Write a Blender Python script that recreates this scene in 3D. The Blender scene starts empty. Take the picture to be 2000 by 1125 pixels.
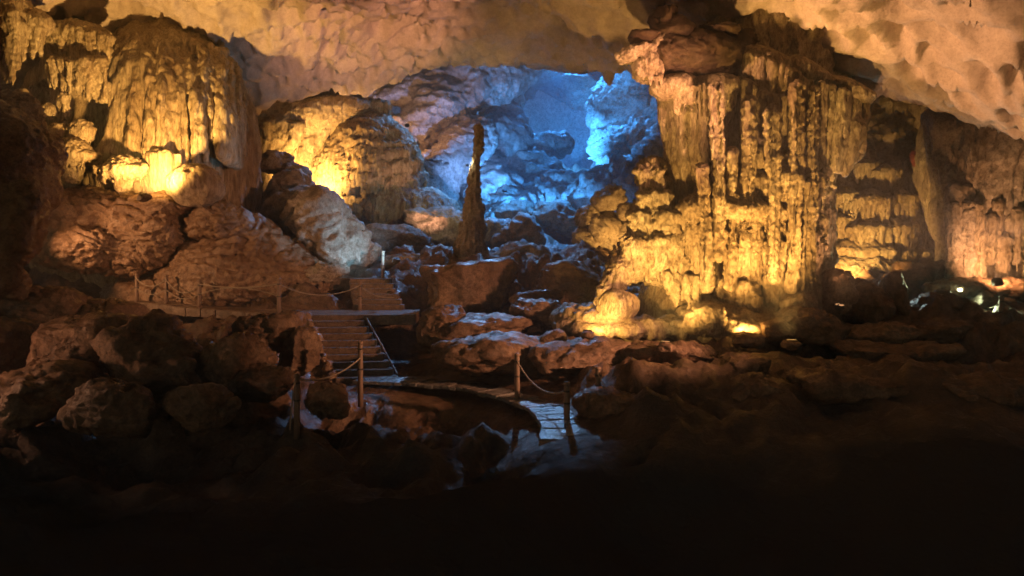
import bpy, bmesh, math, random
import numpy as np

# ------------------------------------------------------------------ camera, world, exposure
F, HV, CZ = 1333.333, 500.0, 3.4          # focal length in photo pixels, horizon row, eye height
sc = bpy.context.scene
COL = sc.collection
cam = bpy.data.cameras.new('camera'); cam.lens = 24; cam.sensor_width = 36
cam.shift_y = -62.5 / 2000; cam.clip_end = 400; cam.clip_start = .05
cam_o = bpy.data.objects.new('camera', cam); COL.objects.link(cam_o)
cam_o.location = (0, 0, CZ); cam_o.rotation_euler = (math.radians(90), 0, 0)
sc.camera = cam_o
world = bpy.data.worlds.new('World'); sc.world = world; world.use_nodes = True
wn = world.node_tree.nodes; bg = wn['Background']
sky = wn.new('ShaderNodeTexSky'); sky.sky_type = 'NISHITA'; sky.sun_disc = False
sky.sun_elevation = math.radians(12); sky.sun_rotation = math.radians(200)
world.node_tree.links.new(sky.outputs[0], bg.inputs[0]); bg.inputs[1].default_value = .018
sc.view_settings.view_transform = 'Standard'; sc.view_settings.look = 'None'
sc.view_settings.exposure = .3; sc.view_settings.gamma = 1
sc.render.engine = 'CYCLES'
sc.cycles.use_denoising = True; sc.cycles.denoising_prefilter = 'FAST'
sc.cycles.use_adaptive_sampling = True; sc.cycles.adaptive_threshold = .04
sc.cycles.max_bounces = 4; sc.cycles.diffuse_bounces = 2; sc.cycles.glossy_bounces = 2
sc.cycles.volume_bounces = 0; sc.cycles.sample_clamp_indirect = 3
sc.cycles.caustics_reflective = False; sc.cycles.caustics_refractive = False
HAZE = .003

# ------------------------------------------------------------------ helpers: places and noise
DY = 0.                                   # extra distance of the group being built
def P(u, v, Y):
    Y = Y + DY; return np.array([(u - 1000) / F * Y, Y, CZ + (HV - v) / F * Y])
def S(Y): return (Y + DY) / F
TAB = (np.random.default_rng(7).random(64 ** 3).astype(np.float32) * 2 - 1)
def vnoise(p):
    p = np.asarray(p, np.float32); i = np.floor(p).astype(np.int32); f = p - i; f = f * f * (3 - 2 * f)
    i &= 63; j = (i + 1) & 63
    x0, y0, z0 = i[:, 0] * 4096, i[:, 1] * 64, i[:, 2]; x1, y1, z1 = j[:, 0] * 4096, j[:, 1] * 64, j[:, 2]
    fx, fy, fz = f[:, 0], f[:, 1], f[:, 2]
    def lz(a):
        q = TAB[a + z0]; return q + (TAB[a + z1] - q) * fz
    a = lz(x0 + y0); b = lz(x0 + y1); c = lz(x1 + y0); d = lz(x1 + y1)
    a = a + (b - a) * fy; c = c + (d - c) * fy
    return a + (c - a) * fx
ROT = np.array([[.8, .36, -.48], [-.6, .48, -.64], [0, .8, .6]], np.float32)
def fbm(p, o=4, g=.5):
    r = 0; a = 1.; q = np.asarray(p, np.float32)
    for k in range(o):
        r = r + a * vnoise(q); q = (q @ ROT) * 2.03 + 11.7; a *= g
    return r
def ridged(p, o=3, g=.5):
    r = 0; a = 1.; q = np.asarray(p, np.float32)
    for k in range(o):
        r = r + a * (1 - 2 * np.abs(vnoise(q))); q = (q @ ROT) * 2.07 + 5.3; a *= g
    return r
V3 = lambda *a: np.array(a, np.float32)
def sstep(a, b, x):
    t = np.clip((x - a) / (b - a), 0, 1); return t * t * (3 - 2 * t)

# displacement profiles: (points, normals) -> metres along the normal
def d_flow(p, n, s=1., rib=1.):
    st = 1 - n[:, 2] ** 2
    w = p + .12 * np.stack([vnoise(p * 1.1 + 3), vnoise(p * 1.1 + 9), 0 * p[:, 0]], 1)
    r = .12 * s * fbm(p * .8, 2)
    r += rib * st * (.20 * (np.abs(vnoise(w * V3(2.6, 2.6, .14))) - .3)
                     + .15 * (np.abs(vnoise(w * V3(6.3, 6.3, .3) + 5)) - .3))
    r += .05 * s * fbm(p * V3(4, 4, 2.6), 3, .6)
    return r
def d_crust(p, n, s=1., rib=1.):
    st = 1 - n[:, 2] ** 2
    w = p + .15 * np.stack([vnoise(p * 1.3 + 3), vnoise(p * 1.3 + 9), 0 * p[:, 0]], 1)
    r = .1 * s * fbm(p * .9, 2)
    r += rib * st * (.10 * (np.abs(vnoise(w * V3(4, 4, .6))) - .3) + .08 * (np.abs(vnoise(w * V3(8.5, 8.5, 1.5) + 5)) - .3))
    r += .07 * s * (np.abs(vnoise(p * V3(4.6, 4.6, 4.2))) - .3) + .10 * s * (np.abs(vnoise(p @ ROT * V3(9, 9, 9))) - .3) + .04 * s * vnoise(p * 2.4)
    return r
def d_ledge(p, sz, sdir, off=0., rough=1., low=.13):
    # fractured rock: bedding ledges across sdir, cracks, ridges; sz is the size of the blocks in metres
    w_ = (p + off) / sz; f_ = fbm(w_ * .9, 3); t_ = (w_ @ np.asarray(sdir, np.float32)) * 2.2 + 2.1 * f_; fr = t_ - np.floor(t_)
    ledge = (np.where(fr < .8, fr / .8, (1 - fr) / .2) - .5) * (.25 + .9 * sstep(-.3, .5, vnoise(w_ * .8 + 50)))
    crk = sstep(.06, .0, np.abs(vnoise(w_ * 1.3 + 31))) + .6 * sstep(.07, .0, np.abs(vnoise(w_ * 2.7 + 7)))
    return rough * sz * (low * f_ + .13 * ledge - .07 * crk + .05 * (ridged(w_ * V3(2.6, 2.6, 4.2), 3, .6) - .5)) + rough * .03 * min(1, sz) * fbm(p * 6, 3, .65)
def d_rock(p, n, s=1., **k):
    return .18 * s * fbm(p * .55 / s, 2) + d_ledge(p, 1.3 * s, (.25, .2, .95), rough=1.1)
def d_mass(p, n, s=1., sdir=(.5, .1, .85), **k):
    return 1.1 * s * fbm(p * .14, 2) + d_ledge(p, 4.2 * s + .8, sdir, rough=1.2) + .35 * d_ledge(p, 1.4, sdir, 17., 1.2)
def d_slope(p, n, s=1., **k):
    w = p + .3 * np.stack([vnoise(p * .8 + 3), vnoise(p * .8 + 9), vnoise(p * .8 + 21)], 1)
    r = .16 * s * fbm(p * .7, 2) + .17 * (np.abs(vnoise(w * V3(1.5, 1.5, 3.4))) - .3) + .12 * (np.abs(vnoise(w * V3(4.2, 3.6, 5.) + 3)) - .3) + .06 * (np.abs(vnoise(w * V3(9, 8, 9.))) - .3)
    return r + .03 * fbm(p * 6, 2)

# ------------------------------------------------------------------ materials
def stone(name, cols, vertical=1., bump=.5, scale=1., rough=(.45, .85), grain=1., spec=.4, speck=.45, tex=1.):
    m = bpy.data.materials.new(name); m.use_nodes = True; nt = m.node_tree; N = nt.nodes; L = nt.links
    b = N['Principled BSDF']
    geo = N.new('ShaderNodeNewGeometry'); mp = N.new('ShaderNodeMapping'); mp.inputs['Scale'].default_value = (1, 1, vertical)
    L.new(geo.outputs['Position'], mp.inputs['Vector'])
    def noise(sc_, det, vec=mp, rgh=.6, dis=0.):
        n = N.new('ShaderNodeTexNoise'); n.inputs['Scale'].default_value = sc_ * scale; n.inputs['Detail'].default_value = det
        n.inputs['Roughness'].default_value = rgh; n.inputs['Distortion'].default_value = dis
        L.new(vec.outputs[0], n.inputs['Vector']); return n
    n1 = noise(1.7, 5, rgh=.68, dis=.4); n2 = noise(.45, 2); n3 = noise(7.5, 4, rgh=.7)
    r = N.new('ShaderNodeValToRGB'); e = r.color_ramp.elements
    e[0].position, e[1].position = .3, .7; e[0].color = (*cols[0], 1); e[1].color = (*cols[2], 1)
    m_ = e.new(.5); m_.color = (*cols[1], 1)
    L.new(n1.outputs[0], r.inputs[0])
    mx = N.new('ShaderNodeMix'); mx.data_type = 'RGBA'; mx.blend_type = 'MULTIPLY'
    r2 = N.new('ShaderNodeValToRGB'); e = r2.color_ramp.elements
    e[0].position, e[1].position = .35, .62; e[0].color = (.62, .52, .45, 1); e[1].color = (1, 1, 1, 1)
    L.new(n2.outputs[0], r2.inputs[0]); mx.inputs[0].default_value = .75 * tex
    L.new(r.outputs[0], mx.inputs[6]); L.new(r2.outputs[0], mx.inputs[7])
    mx2 = N.new('ShaderNodeMix'); mx2.data_type = 'RGBA'; mx2.blend_type = 'MULTIPLY'; mx2.inputs[0].default_value = .8 * tex
    r3 = N.new('ShaderNodeValToRGB'); e = r3.color_ramp.elements
    e[0].position, e[1].position = .36, .58; e[0].color = (.40, .34, .28, 1); e[1].color = (1, 1, 1, 1)
    L.new(n3.outputs[0], r3.inputs[0]); L.new(mx.outputs[2], mx2.inputs[6]); L.new(r3.outputs[0], mx2.inputs[7])
    n5 = noise(19, 3, rgh=.7); r5 = N.new('ShaderNodeValToRGB'); e = r5.color_ramp.elements
    e[0].position, e[1].position = .36, .52; e[0].color = (1 - speck, 1 - speck * 1.1, 1 - speck * 1.2, 1); e[1].color = (1, 1, 1, 1)
    mx3 = N.new('ShaderNodeMix'); mx3.data_type = 'RGBA'; mx3.blend_type = 'MULTIPLY'; mx3.inputs[0].default_value = 1
    L.new(n5.outputs[0], r5.inputs[0]); L.new(mx2.outputs[2], mx3.inputs[6]); L.new(r5.outputs[0], mx3.inputs[7])
    L.new(mx3.outputs[2], b.inputs['Base Color'])
    mr = N.new('ShaderNodeMapRange'); mr.inputs[1].default_value = .35; mr.inputs[2].default_value = .65
    mr.inputs[3].default_value, mr.inputs[4].default_value = rough
    n4 = noise(2.3, 3); L.new(n4.outputs[0], mr.inputs[0]); L.new(mr.outputs[0], b.inputs['Roughness'])
    b.inputs['Specular IOR Level'].default_value = spec
    nb = noise(5 * grain, 6, rgh=.66)
    bp = N.new('ShaderNodeBump'); bp.inputs['Strength'].default_value = bump; bp.inputs['Distance'].default_value = .16
    L.new(nb.outputs[0], bp.inputs['Height']); L.new(bp.outputs[0], b.inputs['Normal'])
    return m
M = {}
M['flow'] = stone('pale_flowstone', [(.31, .23, .15), (.44, .36, .26), (.56, .48, .36)], .16, .7, grain=1.2)
M['crust'] = stone('crusted_calcite', [(.28, .22, .14), (.42, .35, .25), (.56, .49, .37)], .35, 1., grain=1.5)
M['wall'] = stone('grey_limestone', [(.26, .22, .18), (.38, .33, .27), (.50, .45, .38)], .8, .6)
M['ceil'] = stone('scalloped_limestone', [(.45, .37, .33), (.51, .42, .38), (.57, .48, .43)], 1, .3, spec=.2, grain=.8, speck=.15, tex=.3)
M['cap'] = stone('brown_rock', [(.06, .04, .025), (.09, .06, .04), (.14, .095, .06)], 1, .5, spec=.2)
M['red'] = stone('red_clay_flowstone', [(.20, .12, .07), (.29, .19, .12), (.38, .27, .18)], 1, .6, rough=(.28, .7), spec=.5)
M['boulder'] = stone('brown_boulder_rock', [(.12, .075, .045), (.20, .13, .085), (.30, .21, .14)], 1, .7, rough=(.35, .8), spec=.45)
M['ground'] = stone('clay_floor', [(.10, .062, .038), (.16, .10, .065), (.23, .155, .10)], 1, .7, rough=(.3, .75), spec=.45)
M['far'] = stone('far_limestone', [(.30, .27, .24), (.42, .38, .33), (.54, .5, .44)], 1, .7, scale=.45)
M['smooth'] = stone('smooth_far_limestone', [(.34, .32, .3), (.42, .39, .36), (.5, .47, .43)], 1, .15, scale=.3)
M['redstone'] = stone('red_oval_stone', [(.14, .02, .015), (.2, .025, .02), (.24, .05, .03)], 1, .3)  # red base tones with random variation
M['step'] = stone('worn_concrete', [(.15, .105, .075), (.20, .145, .105), (.26, .2, .15)], 1, .3, spec=.5, rough=(.3, .6))
M['slab'] = stone('wet_paving_stone', [(.16, .16, .16), (.22, .22, .22), (.30, .30, .30)], 1, .35, rough=(.2, .45), spec=.6)
def plain(name, c, rough=.5, metal=0., emit=None, strength=0.):
    m = bpy.data.materials.new(name); m.use_nodes = True; nt = m.node_tree; b = nt.nodes['Principled BSDF']
    n = nt.nodes.new('ShaderNodeTexNoise'); n.inputs['Scale'].default_value = 25; n.inputs['Detail'].default_value = 5
    r = nt.nodes.new('ShaderNodeValToRGB'); e = r.color_ramp.elements
    e[0].position, e[1].position = .35, .65
    e[0].color = (c[0] * .65, c[1] * .65, c[2] * .65, 1); e[1].color = (*c, 1)
    nt.links.new(n.outputs[0], r.inputs[0]); nt.links.new(r.outputs[0], b.inputs['Base Color'])
    b.inputs['Roughness'].default_value = rough; b.inputs['Metallic'].default_value = metal
    if emit: b.inputs['Emission Color'].default_value = (*emit, 1); b.inputs['Emission Strength'].default_value = strength
    return m
M['post'] = plain('weathered_post_paint', (.20, .13, .09), .6)
M['rope'] = plain('worn_rope', (.30, .24, .18), .7)
M['housing'] = plain('black_lamp_housing', (.03, .03, .03), .5, .3)

# ------------------------------------------------------------------ objects
def link(name, me, mat, parent=None, **props):
    o = bpy.data.objects.new(name, me); COL.objects.link(o)
    if me is not None and mat is not None and not me.materials: me.materials.append(mat)
    if parent is not None: o.parent = parent
    for k, v in props.items(): o[k] = v
    return o
def thing(name, loc, label, category, group=None):
    o = bpy.data.objects.new(name, None); COL.objects.link(o); o.location = [float(x) for x in loc]
    o.empty_display_size = .2; o['label'] = label; o['category'] = category
    if group: o['group'] = group
    return o
def mk(name, v, f, mat, parent=None, disp=None, smooth=True, **props):
    """mesh from world-space vertices; origin at the base (or at the parent's origin)"""
    v = np.ascontiguousarray(v, np.float32); f = np.ascontiguousarray(f, np.int32)
    me = bpy.data.meshes.new(name); k = f.shape[1]
    me.vertices.add(len(v)); me.vertices.foreach_set('co', v.ravel())
    me.loops.add(f.size); me.loops.foreach_set('vertex_index', f.ravel())
    me.polygons.add(len(f)); me.polygons.foreach_set('loop_start', np.arange(0, f.size, k, dtype=np.int32))
    me.update(calc_edges=True)
    if disp:
        n = np.empty(len(v) * 3, np.float32); me.vertex_normals.foreach_get('vector', n); n = n.reshape(-1, 3)
        v = v + n * disp(v, n)[:, None].astype(np.float32)
    if parent is not None: org = np.array(parent.location, np.float32)
    else: org = np.array([(v[:, 0].min() + v[:, 0].max()) / 2, (v[:, 1].min() + v[:, 1].max()) / 2, v[:, 2].min()], np.float32)
    me.vertices.foreach_set('co', (v - org).astype(np.float32).ravel()); me.update()
    if smooth: me.polygons.foreach_set('use_smooth', np.ones(len(f), bool))
    o = link(name, me, mat, parent, **props)
    if parent is None: o.location = org.tolist()
    return o

# ------------------------------------------------------------------ implicit solids
class Solid:
    """union of rounded shapes, meshed by surface nets; positions in photo-derived metres"""
    def __init__(s): s.p = []
    def ell(s, c, r, k=.12, tilt=0., yaw=0., sub=False):
        c = np.asarray(c, float); r = np.asarray(r, float)
        t, y = math.radians(tilt), math.radians(yaw)
        R1 = np.array([[math.cos(t), 0, math.sin(t)], [0, 1, 0], [-math.sin(t), 0, math.cos(t)]])
        R2 = np.array([[math.cos(y), math.sin(y), 0], [-math.sin(y), math.cos(y), 0], [0, 0, 1]])
        R = R1.T @ R2          # world -> local
        ext = np.sqrt(((R.T * r) ** 2).sum(1))
        def fn(X, Y, Z):
            X, Y, Z = X - c[0], Y - c[1], Z - c[2]
            q = [(R[i, 0] * X + R[i, 1] * Y + R[i, 2] * Z) / r[i] for i in range(3)]
            k0 = np.sqrt(q[0] ** 2 + q[1] ** 2 + q[2] ** 2) + 1e-6
            k1 = np.sqrt((q[0] / r[0]) ** 2 + (q[1] / r[1]) ** 2 + (q[2] / r[2]) ** 2) + 1e-6
            return k0 * (k0 - 1) / k1
        s.p.append((c - ext, c + ext, fn, k, sub)); return s
    def cone(s, a, b, ra, rb, k=.05, sub=False):
        a = np.asarray(a, float); b = np.asarray(b, float); rm = max(ra, rb); d = b - a; L2 = float(d @ d) + 1e-9
        def fn(X, Y, Z):
            h = np.clip(((X - a[0]) * d[0] + (Y - a[1]) * d[1] + (Z - a[2]) * d[2]) / L2, 0, 1)
            return np.sqrt((X - a[0] - h * d[0]) ** 2 + (Y - a[1] - h * d[1]) ** 2 + (Z - a[2] - h * d[2]) ** 2) - (ra + (rb - ra) * h)
        s.p.append((np.minimum(a, b) - rm, np.maximum(a, b) + rm, fn, k, sub)); return s
    def mesh(s, h):
        pos = [q for q in s.p if not q[4]]
        lo = np.min([q[0] for q in pos], 0) - 3 * h; hi = np.max([q[1] for q in pos], 0) + 3 * h
        n = np.ceil((hi - lo) / h).astype(int) + 1
        ax = [(lo[i] + h * np.arange(n[i])).astype(np.float32) for i in range(3)]
        D = np.full(n, .6, np.float32)
        for a, b, fn, k, sub in s.p:
            i0 = np.clip(np.floor((a - k - 2 * h - lo) / h).astype(int), 0, n - 1); i1 = np.clip(np.ceil((b + k + 2 * h - lo) / h).astype(int) + 1, 1, n)
            if (i1 <= i0).any(): continue
            sl = tuple(slice(x, y) for x, y in zip(i0, i1))
            d = fn(ax[0][sl[0]][:, None, None], ax[1][sl[1]][None, :, None], ax[2][sl[2]][None, None, :]).astype(np.float32)
            g = D[sl]
            if sub:
                d = -d; hh = np.maximum(k - np.abs(d - g), 0) / k; D[sl] = np.maximum(d, g) + hh * hh * k * .25
            else:
                hh = np.maximum(k - np.abs(d - g), 0) / k; D[sl] = np.minimum(d, g) - hh * hh * k * .25
        return nets(D, lo, h)
def nets(D, lo, h):
    I = D < 0
    c = [I[x:I.shape[0] - 1 + x, y:I.shape[1] - 1 + y, z:I.shape[2] - 1 + z] for x in (0, 1) for y in (0, 1) for z in (0, 1)]
    anyi = c[0].copy(); alli = c[0].copy()
    for q in c[1:]: anyi |= q; alli &= q
    act = anyi & ~alli; ix = np.argwhere(act); cid = np.full(act.shape, -1, np.int32); cid[act] = np.arange(len(ix))
    offs = np.array([(x, y, z) for x in (0, 1) for y in (0, 1) for z in (0, 1)])
    val = np.stack([D[ix[:, 0] + o[0], ix[:, 1] + o[1], ix[:, 2] + o[2]] for o in offs], 1)
    acc = np.zeros((len(ix), 3), np.float32); cnt = np.zeros(len(ix), np.float32)
    for a in range(8):
        for b in range(a + 1, 8):
            if np.abs(offs[a] - offs[b]).sum() != 1: continue
            va, vb = val[:, a], val[:, b]; m = (va < 0) != (vb < 0)
            t = np.where(m, va / np.where(m, va - vb, 1), 0)
            acc += m[:, None] * (offs[a] + t[:, None] * (offs[b] - offs[a])); cnt += m
    v = lo + h * (ix + acc / np.maximum(cnt, 1)[:, None])
    F_ = []
    for axis in range(3):
        A = np.moveaxis(I, axis, 0); C = np.moveaxis(cid, axis, 0)
        e = A[:-1, 1:-1, 1:-1] != A[1:, 1:-1, 1:-1]; q = np.argwhere(e)
        fl = A[:-1, 1:-1, 1:-1][e]
        i, j, k = q[:, 0], q[:, 1], q[:, 2]
        f = np.stack([C[i, j, k], C[i, j + 1, k], C[i, j + 1, k + 1], C[i, j, k + 1]], 1)
        if axis == 1: fl = ~fl
        f[~fl] = f[~fl][:, ::-1]; F_.append(f)
    f = np.concatenate(F_); return v.astype(np.float32), f[(f >= 0).all(1)]
rnd = random.Random(11)
def at(poly, t):
    """point at 0..1 along a list of points"""
    poly = np.asarray(poly, float); x = t * (len(poly) - 1); i = min(int(x), len(poly) - 2); return poly[i] + (poly[i + 1] - poly[i]) * (x - i)
def drapes(s, tops, bots, n, r0, r1, jl=.25, k=.03, gaps=(), jy=.15, jr=.4):
    """n tapering ribs hanging from the line tops to the line bots ((u, v, Y) lists); radii in photo pixels"""
    for i in range(n):
        t = (i + rnd.uniform(.1, .9)) / n
        if any(a < t < b for a, b in gaps): continue
        A = at(tops, t); B = at(bots, t); f = 1 - jl * rnd.random() ** 1.5
        B = A + (B - A) * f; y = rnd.uniform(-jy, jy); A[2] += y; B[2] += y * .6
        q = S(A[2]); r = rnd.uniform(1 - jr, 1 + jr)
        s.cone(P(*A), P(*B), r0 * q * r, r1 * q * r, k)
    return s
def jelly(u, v, Y, rx, top, length, n=12, depth=.8, k=.05, fill=.75):
    """a domed flowstone tier with a fringe of drips"""
    s = Solid(); q = S(Y); c = P(u, v, Y)
    s.ell(c, (rx * q, rx * q * depth, top * q), k)
    if fill: s.cone(c, c - V3(0, 0, length * q * .7), rx * q * fill, rx * q * fill * .55, k * 2)
    for i in range(n):
        a = math.radians(-115 + 230 * (i + rnd.random()) / n); rr = rnd.uniform(.72, .95)
        x = c + np.array([math.sin(a) * rx * q * rr, -math.cos(a) * rx * q * depth * rr, 0])
        l = length * q * rnd.uniform(.45, 1.1); r = rx * q * rnd.uniform(.10, .2)
        s.cone(x + V3(0, 0, top * q * .2), x - V3(0, 0, l) + np.array([-(x - c)[0], -(x - c)[1], 0]) * .12, r, r * .35, k)
    return s
def put(s, name, h, mat, parent=None, disp=None, **props):
    v, f = s.mesh(h); return mk(name, v, f, M[mat], parent, disp, **props)
def tag(o, label, category, group=None):
    o['label'] = label; o['category'] = category
    if group: o['group'] = group
    return o

# ------------------------------------------------------------------ boulders
def ico(n):
    bm = bmesh.new(); bmesh.ops.create_icosphere(bm, subdivisions=n, radius=1)
    v = np.array([x.co[:] for x in bm.verts], np.float32); f = np.array([[x.index for x in q.verts] for q in bm.faces], np.int32); bm.free(); return v, f
ICO = {n: ico(n) for n in (3, 4, 5, 6)}
def boulder(u, v, Y, ru, rv, ry=None, seed=0, cuts=11, tilt=0., yaw=None, sub=5, rough=1., mat='boulder', name='boulder', parent=None, label=None, category='boulder', group=None, hard=45, disp=None, boxy=.25):
    g = np.random.default_rng(seed + 100); p, f = ICO[sub]
    d = np.full(len(p), 1.0)
    acc = np.exp(-hard * d)
    for i in range(cuts):
        n = g.normal(size=3); n /= np.linalg.norm(n); o = g.uniform(.58, .9)
        acc = acc + np.exp(-hard * np.minimum(o / np.maximum(p @ n, .05), 4))
    r = -np.log(acc) / hard + .02 + .004 * cuts
    q = S(Y); ry = ru * q if ry is None else ry
    r = r / np.maximum(np.abs(p).max(1), .5) ** boxy * (1 - .12 * boxy)
    x = p * r[:, None] * np.array([ru * q, ry, rv * q])
    y = g.uniform(0, 6.28) if yaw is None else math.radians(yaw)
    if yaw is None: y = g.uniform(-.3, .3)
    t = math.radians(tilt)
    x = x @ np.array([[math.cos(t), 0, math.sin(t)], [0, 1, 0], [-math.sin(t), 0, math.cos(t)]])
    x = x @ np.array([[math.cos(y), math.sin(y), 0], [-math.sin(y), math.cos(y), 0], [0, 0, 1]])
    x = (x + P(u, v, Y)).astype(np.float32); sz = (ru * q + rv * q) / 2
    off = V3(seed * 3.1, seed * 1.7, 0)
    if disp is None:
        sdir = g.normal(size=3) * V3(.35, .35, 1); sdir = (sdir / np.linalg.norm(sdir)).astype(np.float32)
        def disp(p_, n_): return d_ledge(p_, sz, sdir, off, rough)
    o = mk(name, x, f, M[mat], parent, disp)
    if label: tag(o, label, category, group)
    return o

# ------------------------------------------------------------------ sheets: ceiling and ground
def tps(pts):
    pts = np.asarray(pts, float); xy = pts[:, :2]; n = len(pts)
    U = lambda r2: np.where(r2 > 0, r2 * np.log(np.maximum(r2, 1e-9)), 0)
    K = U(((xy[:, None] - xy[None]) ** 2).sum(-1)) + np.eye(n) * .5
    A = np.zeros((n + 3, n + 3)); A[:n, :n] = K; A[:n, n] = 1; A[:n, n + 1:] = xy; A[n, :n] = 1; A[n + 1:, :n] = xy.T
    w = np.linalg.solve(A, np.r_[pts[:, 2], 0, 0, 0])
    def ev(x, y):
        r = w[n] + w[n + 1] * x + w[n + 2] * y
        for i in range(n): r = r + w[i] * U((x - xy[i, 0]) ** 2 + (y - xy[i, 1]) ** 2)
        return r
    return ev
def grid(x0, x1, y0, y1, h, near=None, farr=None):
    nx, ny = int((x1 - x0) / h) + 1, int((y1 - y0) / h) + 1
    ys = np.linspace(y0, y1, ny)
    if near: ys = np.r_[np.arange(y0, near, h * 4), np.arange(near, farr or y1 + h, h)]
    if farr: ys = np.r_[ys, np.arange(farr, y1, h * 2.2), y1]
    ny = len(ys); X, Y = np.meshgrid(np.linspace(x0, x1, nx), ys, indexing='ij')
    i = np.arange(nx * ny).reshape(nx, ny)
    f = np.stack([i[:-1, :-1], i[1:, :-1], i[1:, 1:], i[:-1, 1:]], -1).reshape(-1, 4)
    return X.ravel(), Y.ravel(), f
def worley2(x, y, seed=3):
    T = np.random.default_rng(seed).random((64, 64, 2)); i = np.floor(x).astype(int); j = np.floor(y).astype(int)
    f1 = np.full(x.shape, 9.); f2 = f1.copy(); idn = np.zeros(x.shape)
    for a in (-1, 0, 1):
        for b in (-1, 0, 1):
            t = T[(i + a) & 63, (j + b) & 63]; d = np.hypot(i + a + t[:, 0] - x, j + b + t[:, 1] - y)
            idn = np.where(d < f1, t[:, 0], idn); f2 = np.where(d < f1, f1, np.minimum(f2, d)); f1 = np.minimum(f1, d)
    return f1, f2, idn
LIP = [(380, 240, 33), (500, 226, 34), (740, 190, 36), (900, 141, 37), (1050, 131, 37), (1200, 150, 35), (1300, 168, 33)]
cp = [P(*q) for q in LIP]
cp += [P(u, v, Y) + V3(0, 3.5, 5) for u, v, Y in LIP]
cp += [P(*q) for q in [(200, -15, 26), (300, 3, 26.5), (400, 42, 27.5), (470, 86, 28.5), (500, 160, 31), (700, 90, 31), (900, 70, 31), (1100, 70, 30), (520, 0, 24.5), (700, 0, 25), (1000, 0, 26), (1210, 100, 25),
                       (1290, 12, 22), (1450, 78, 21.5), (1580, 125, 21.3), (1700, 178, 21.2), (1800, 210, 20.6), (1900, 246, 20), (2010, 268, 19.3),
                       (1600, 0, 19), (1800, 60, 18.8), (1960, 130, 17.8), (2000, 0, 16.5), (1350, 0, 21), (1500, 40, 20.6), (1650, 80, 19.8)]]
cp += [P(1760, 185, 25) + V3(0, 0, .6), P(1900, 215, 26) + V3(0, 0, .6), P(1720, 190, 30), P(1900, 232, 30), P(2060, 240, 27), (26, 34, 10.5), (26, 20, 7)]
cp += [(-24, 24, 9), (-26, 10, 8), (24, 6, 8), (0, 10, 11), (-10, 12, 11), (10, 10, 9.6), (0, -8, 9), (-22, -8, 8), (22, -8, 8)]
cz = tps(cp)
X, Y, f = grid(-24, 25, -6, 42, .113, 12)
Z = cz(X, Y)
A_, B_ = P(880, 0, 26.5), P(1225, 112, 25)
dx, dy = B_[0] - A_[0], B_[1] - A_[1]; ln = math.hypot(dx, dy)
wob = vnoise(np.stack([X * .6, Y * .6, 0 * X], 1)) * .7
sd = ((Y - A_[1]) * dx - (X - A_[0]) * dy) / ln + wob
Z += .55 * sstep(-.2, .5, sd) * sstep(9, 5, np.abs(X - .5))
w1 = np.stack([X, Y, 0 * X], 1); wx = .5 * vnoise(w1 * .7 + 4); wy = .5 * vnoise(w1 * .7 + 14)
cs = 1.0
f1, f2, idn = worley2((X + wx + .35 * Y) / 1.05 + 40, (Y + wy) / .62 + 40)
h1, h2, idh = worley2((X + wx + .35 * Y) / .5 + 10, (Y + wy) / .3 + 10, 8)
g1, g2, _ = worley2((X - wy) / .5 + 20, (Y + wx) / .6 + 20, 5)
rt = sstep(3, 9, X)                               # right side: broad cups edge to edge; left side: separate pits
cup = 1 - np.clip(f1 / (f1 + f2) * 2, 0, 1) ** 1.5
patch = .6 + .4 * sstep(-.4, .4, fbm(w1 * .22 + 7, 2))
Z += rt * (cup * (.3 + .6 * idn) + .09 * (1 - np.clip(h1 / (h1 + h2) * 2, 0, 1) ** 1.5))
def pit(x, y, c, seed, r, dep):
    a1, a2, i1 = worley2(x / c + 30, y / c + 30, seed); rr = r * (.55 + .6 * i1)
    return dep * np.sqrt(np.maximum(0, 1 - (a1 / rr) ** 2)) * (.4 + .8 * i1)
Z += (1 - rt) * patch * (pit(X + wx, (Y + wy) * .8, .9, 5, .6, .55) + pit(X - wy, Y + wx, .5, 9, .5, .22))
Z += rt * .5 * pit(X - wy, Y + wx, .8, 9, .3, .3)
Z += .35 * fbm(w1 * .25, 3) + .05 * fbm(w1 * 2.4, 3)
o = mk('ceiling', np.stack([X, Y, Z], 1), f[:, ::-1], M['ceil'], kind='structure', label='scalloped limestone cave ceiling over the whole chamber')

gp = [P(740, 738, 19), P(900, 752, 18.2), P(1010, 775, 16.5), P(1085, 800, 15.1), P(1092, 836, 13.5), P(1050, 900, 11.2), P(1000, 960, 9.7)]
gp = [q - V3(0, 0, .15) for q in gp]; gp[-1][2] += .1; gp[-2][2] += .12
gp += [P(*q) for q in [(267, 600, 25), (390, 614, 24), (545, 622, 22.8), (600, 626, 22.3), (150, 600, 25.5), (480, 570, 26), (300, 530, 28), (450, 640, 21), (250, 650, 20.5), (100, 650, 20)]]
gp += [(-5.5, 22.6, .1), (-3.6, 22.4, -.1), (-3, 24, .3), (-7.5, 21, .5), (-4, 26, 2.35), (-5, 28, 2.7), (-2.5, 26, 2.2)]
gp += [(-8, 18, .0), (-11, 18, .3), (-13, 15, .0), (-6, 15, -.5), (-3, 14, -.9), (0, 12.5, -1.1), (-8, 10, -.9), (0, 7, -.9), (8, 7, -.6), (0, -6, -1), (-15, -4, -.6), (15, -4, -.6), (-18, 9, 0), (18, 9, .3)]
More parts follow.
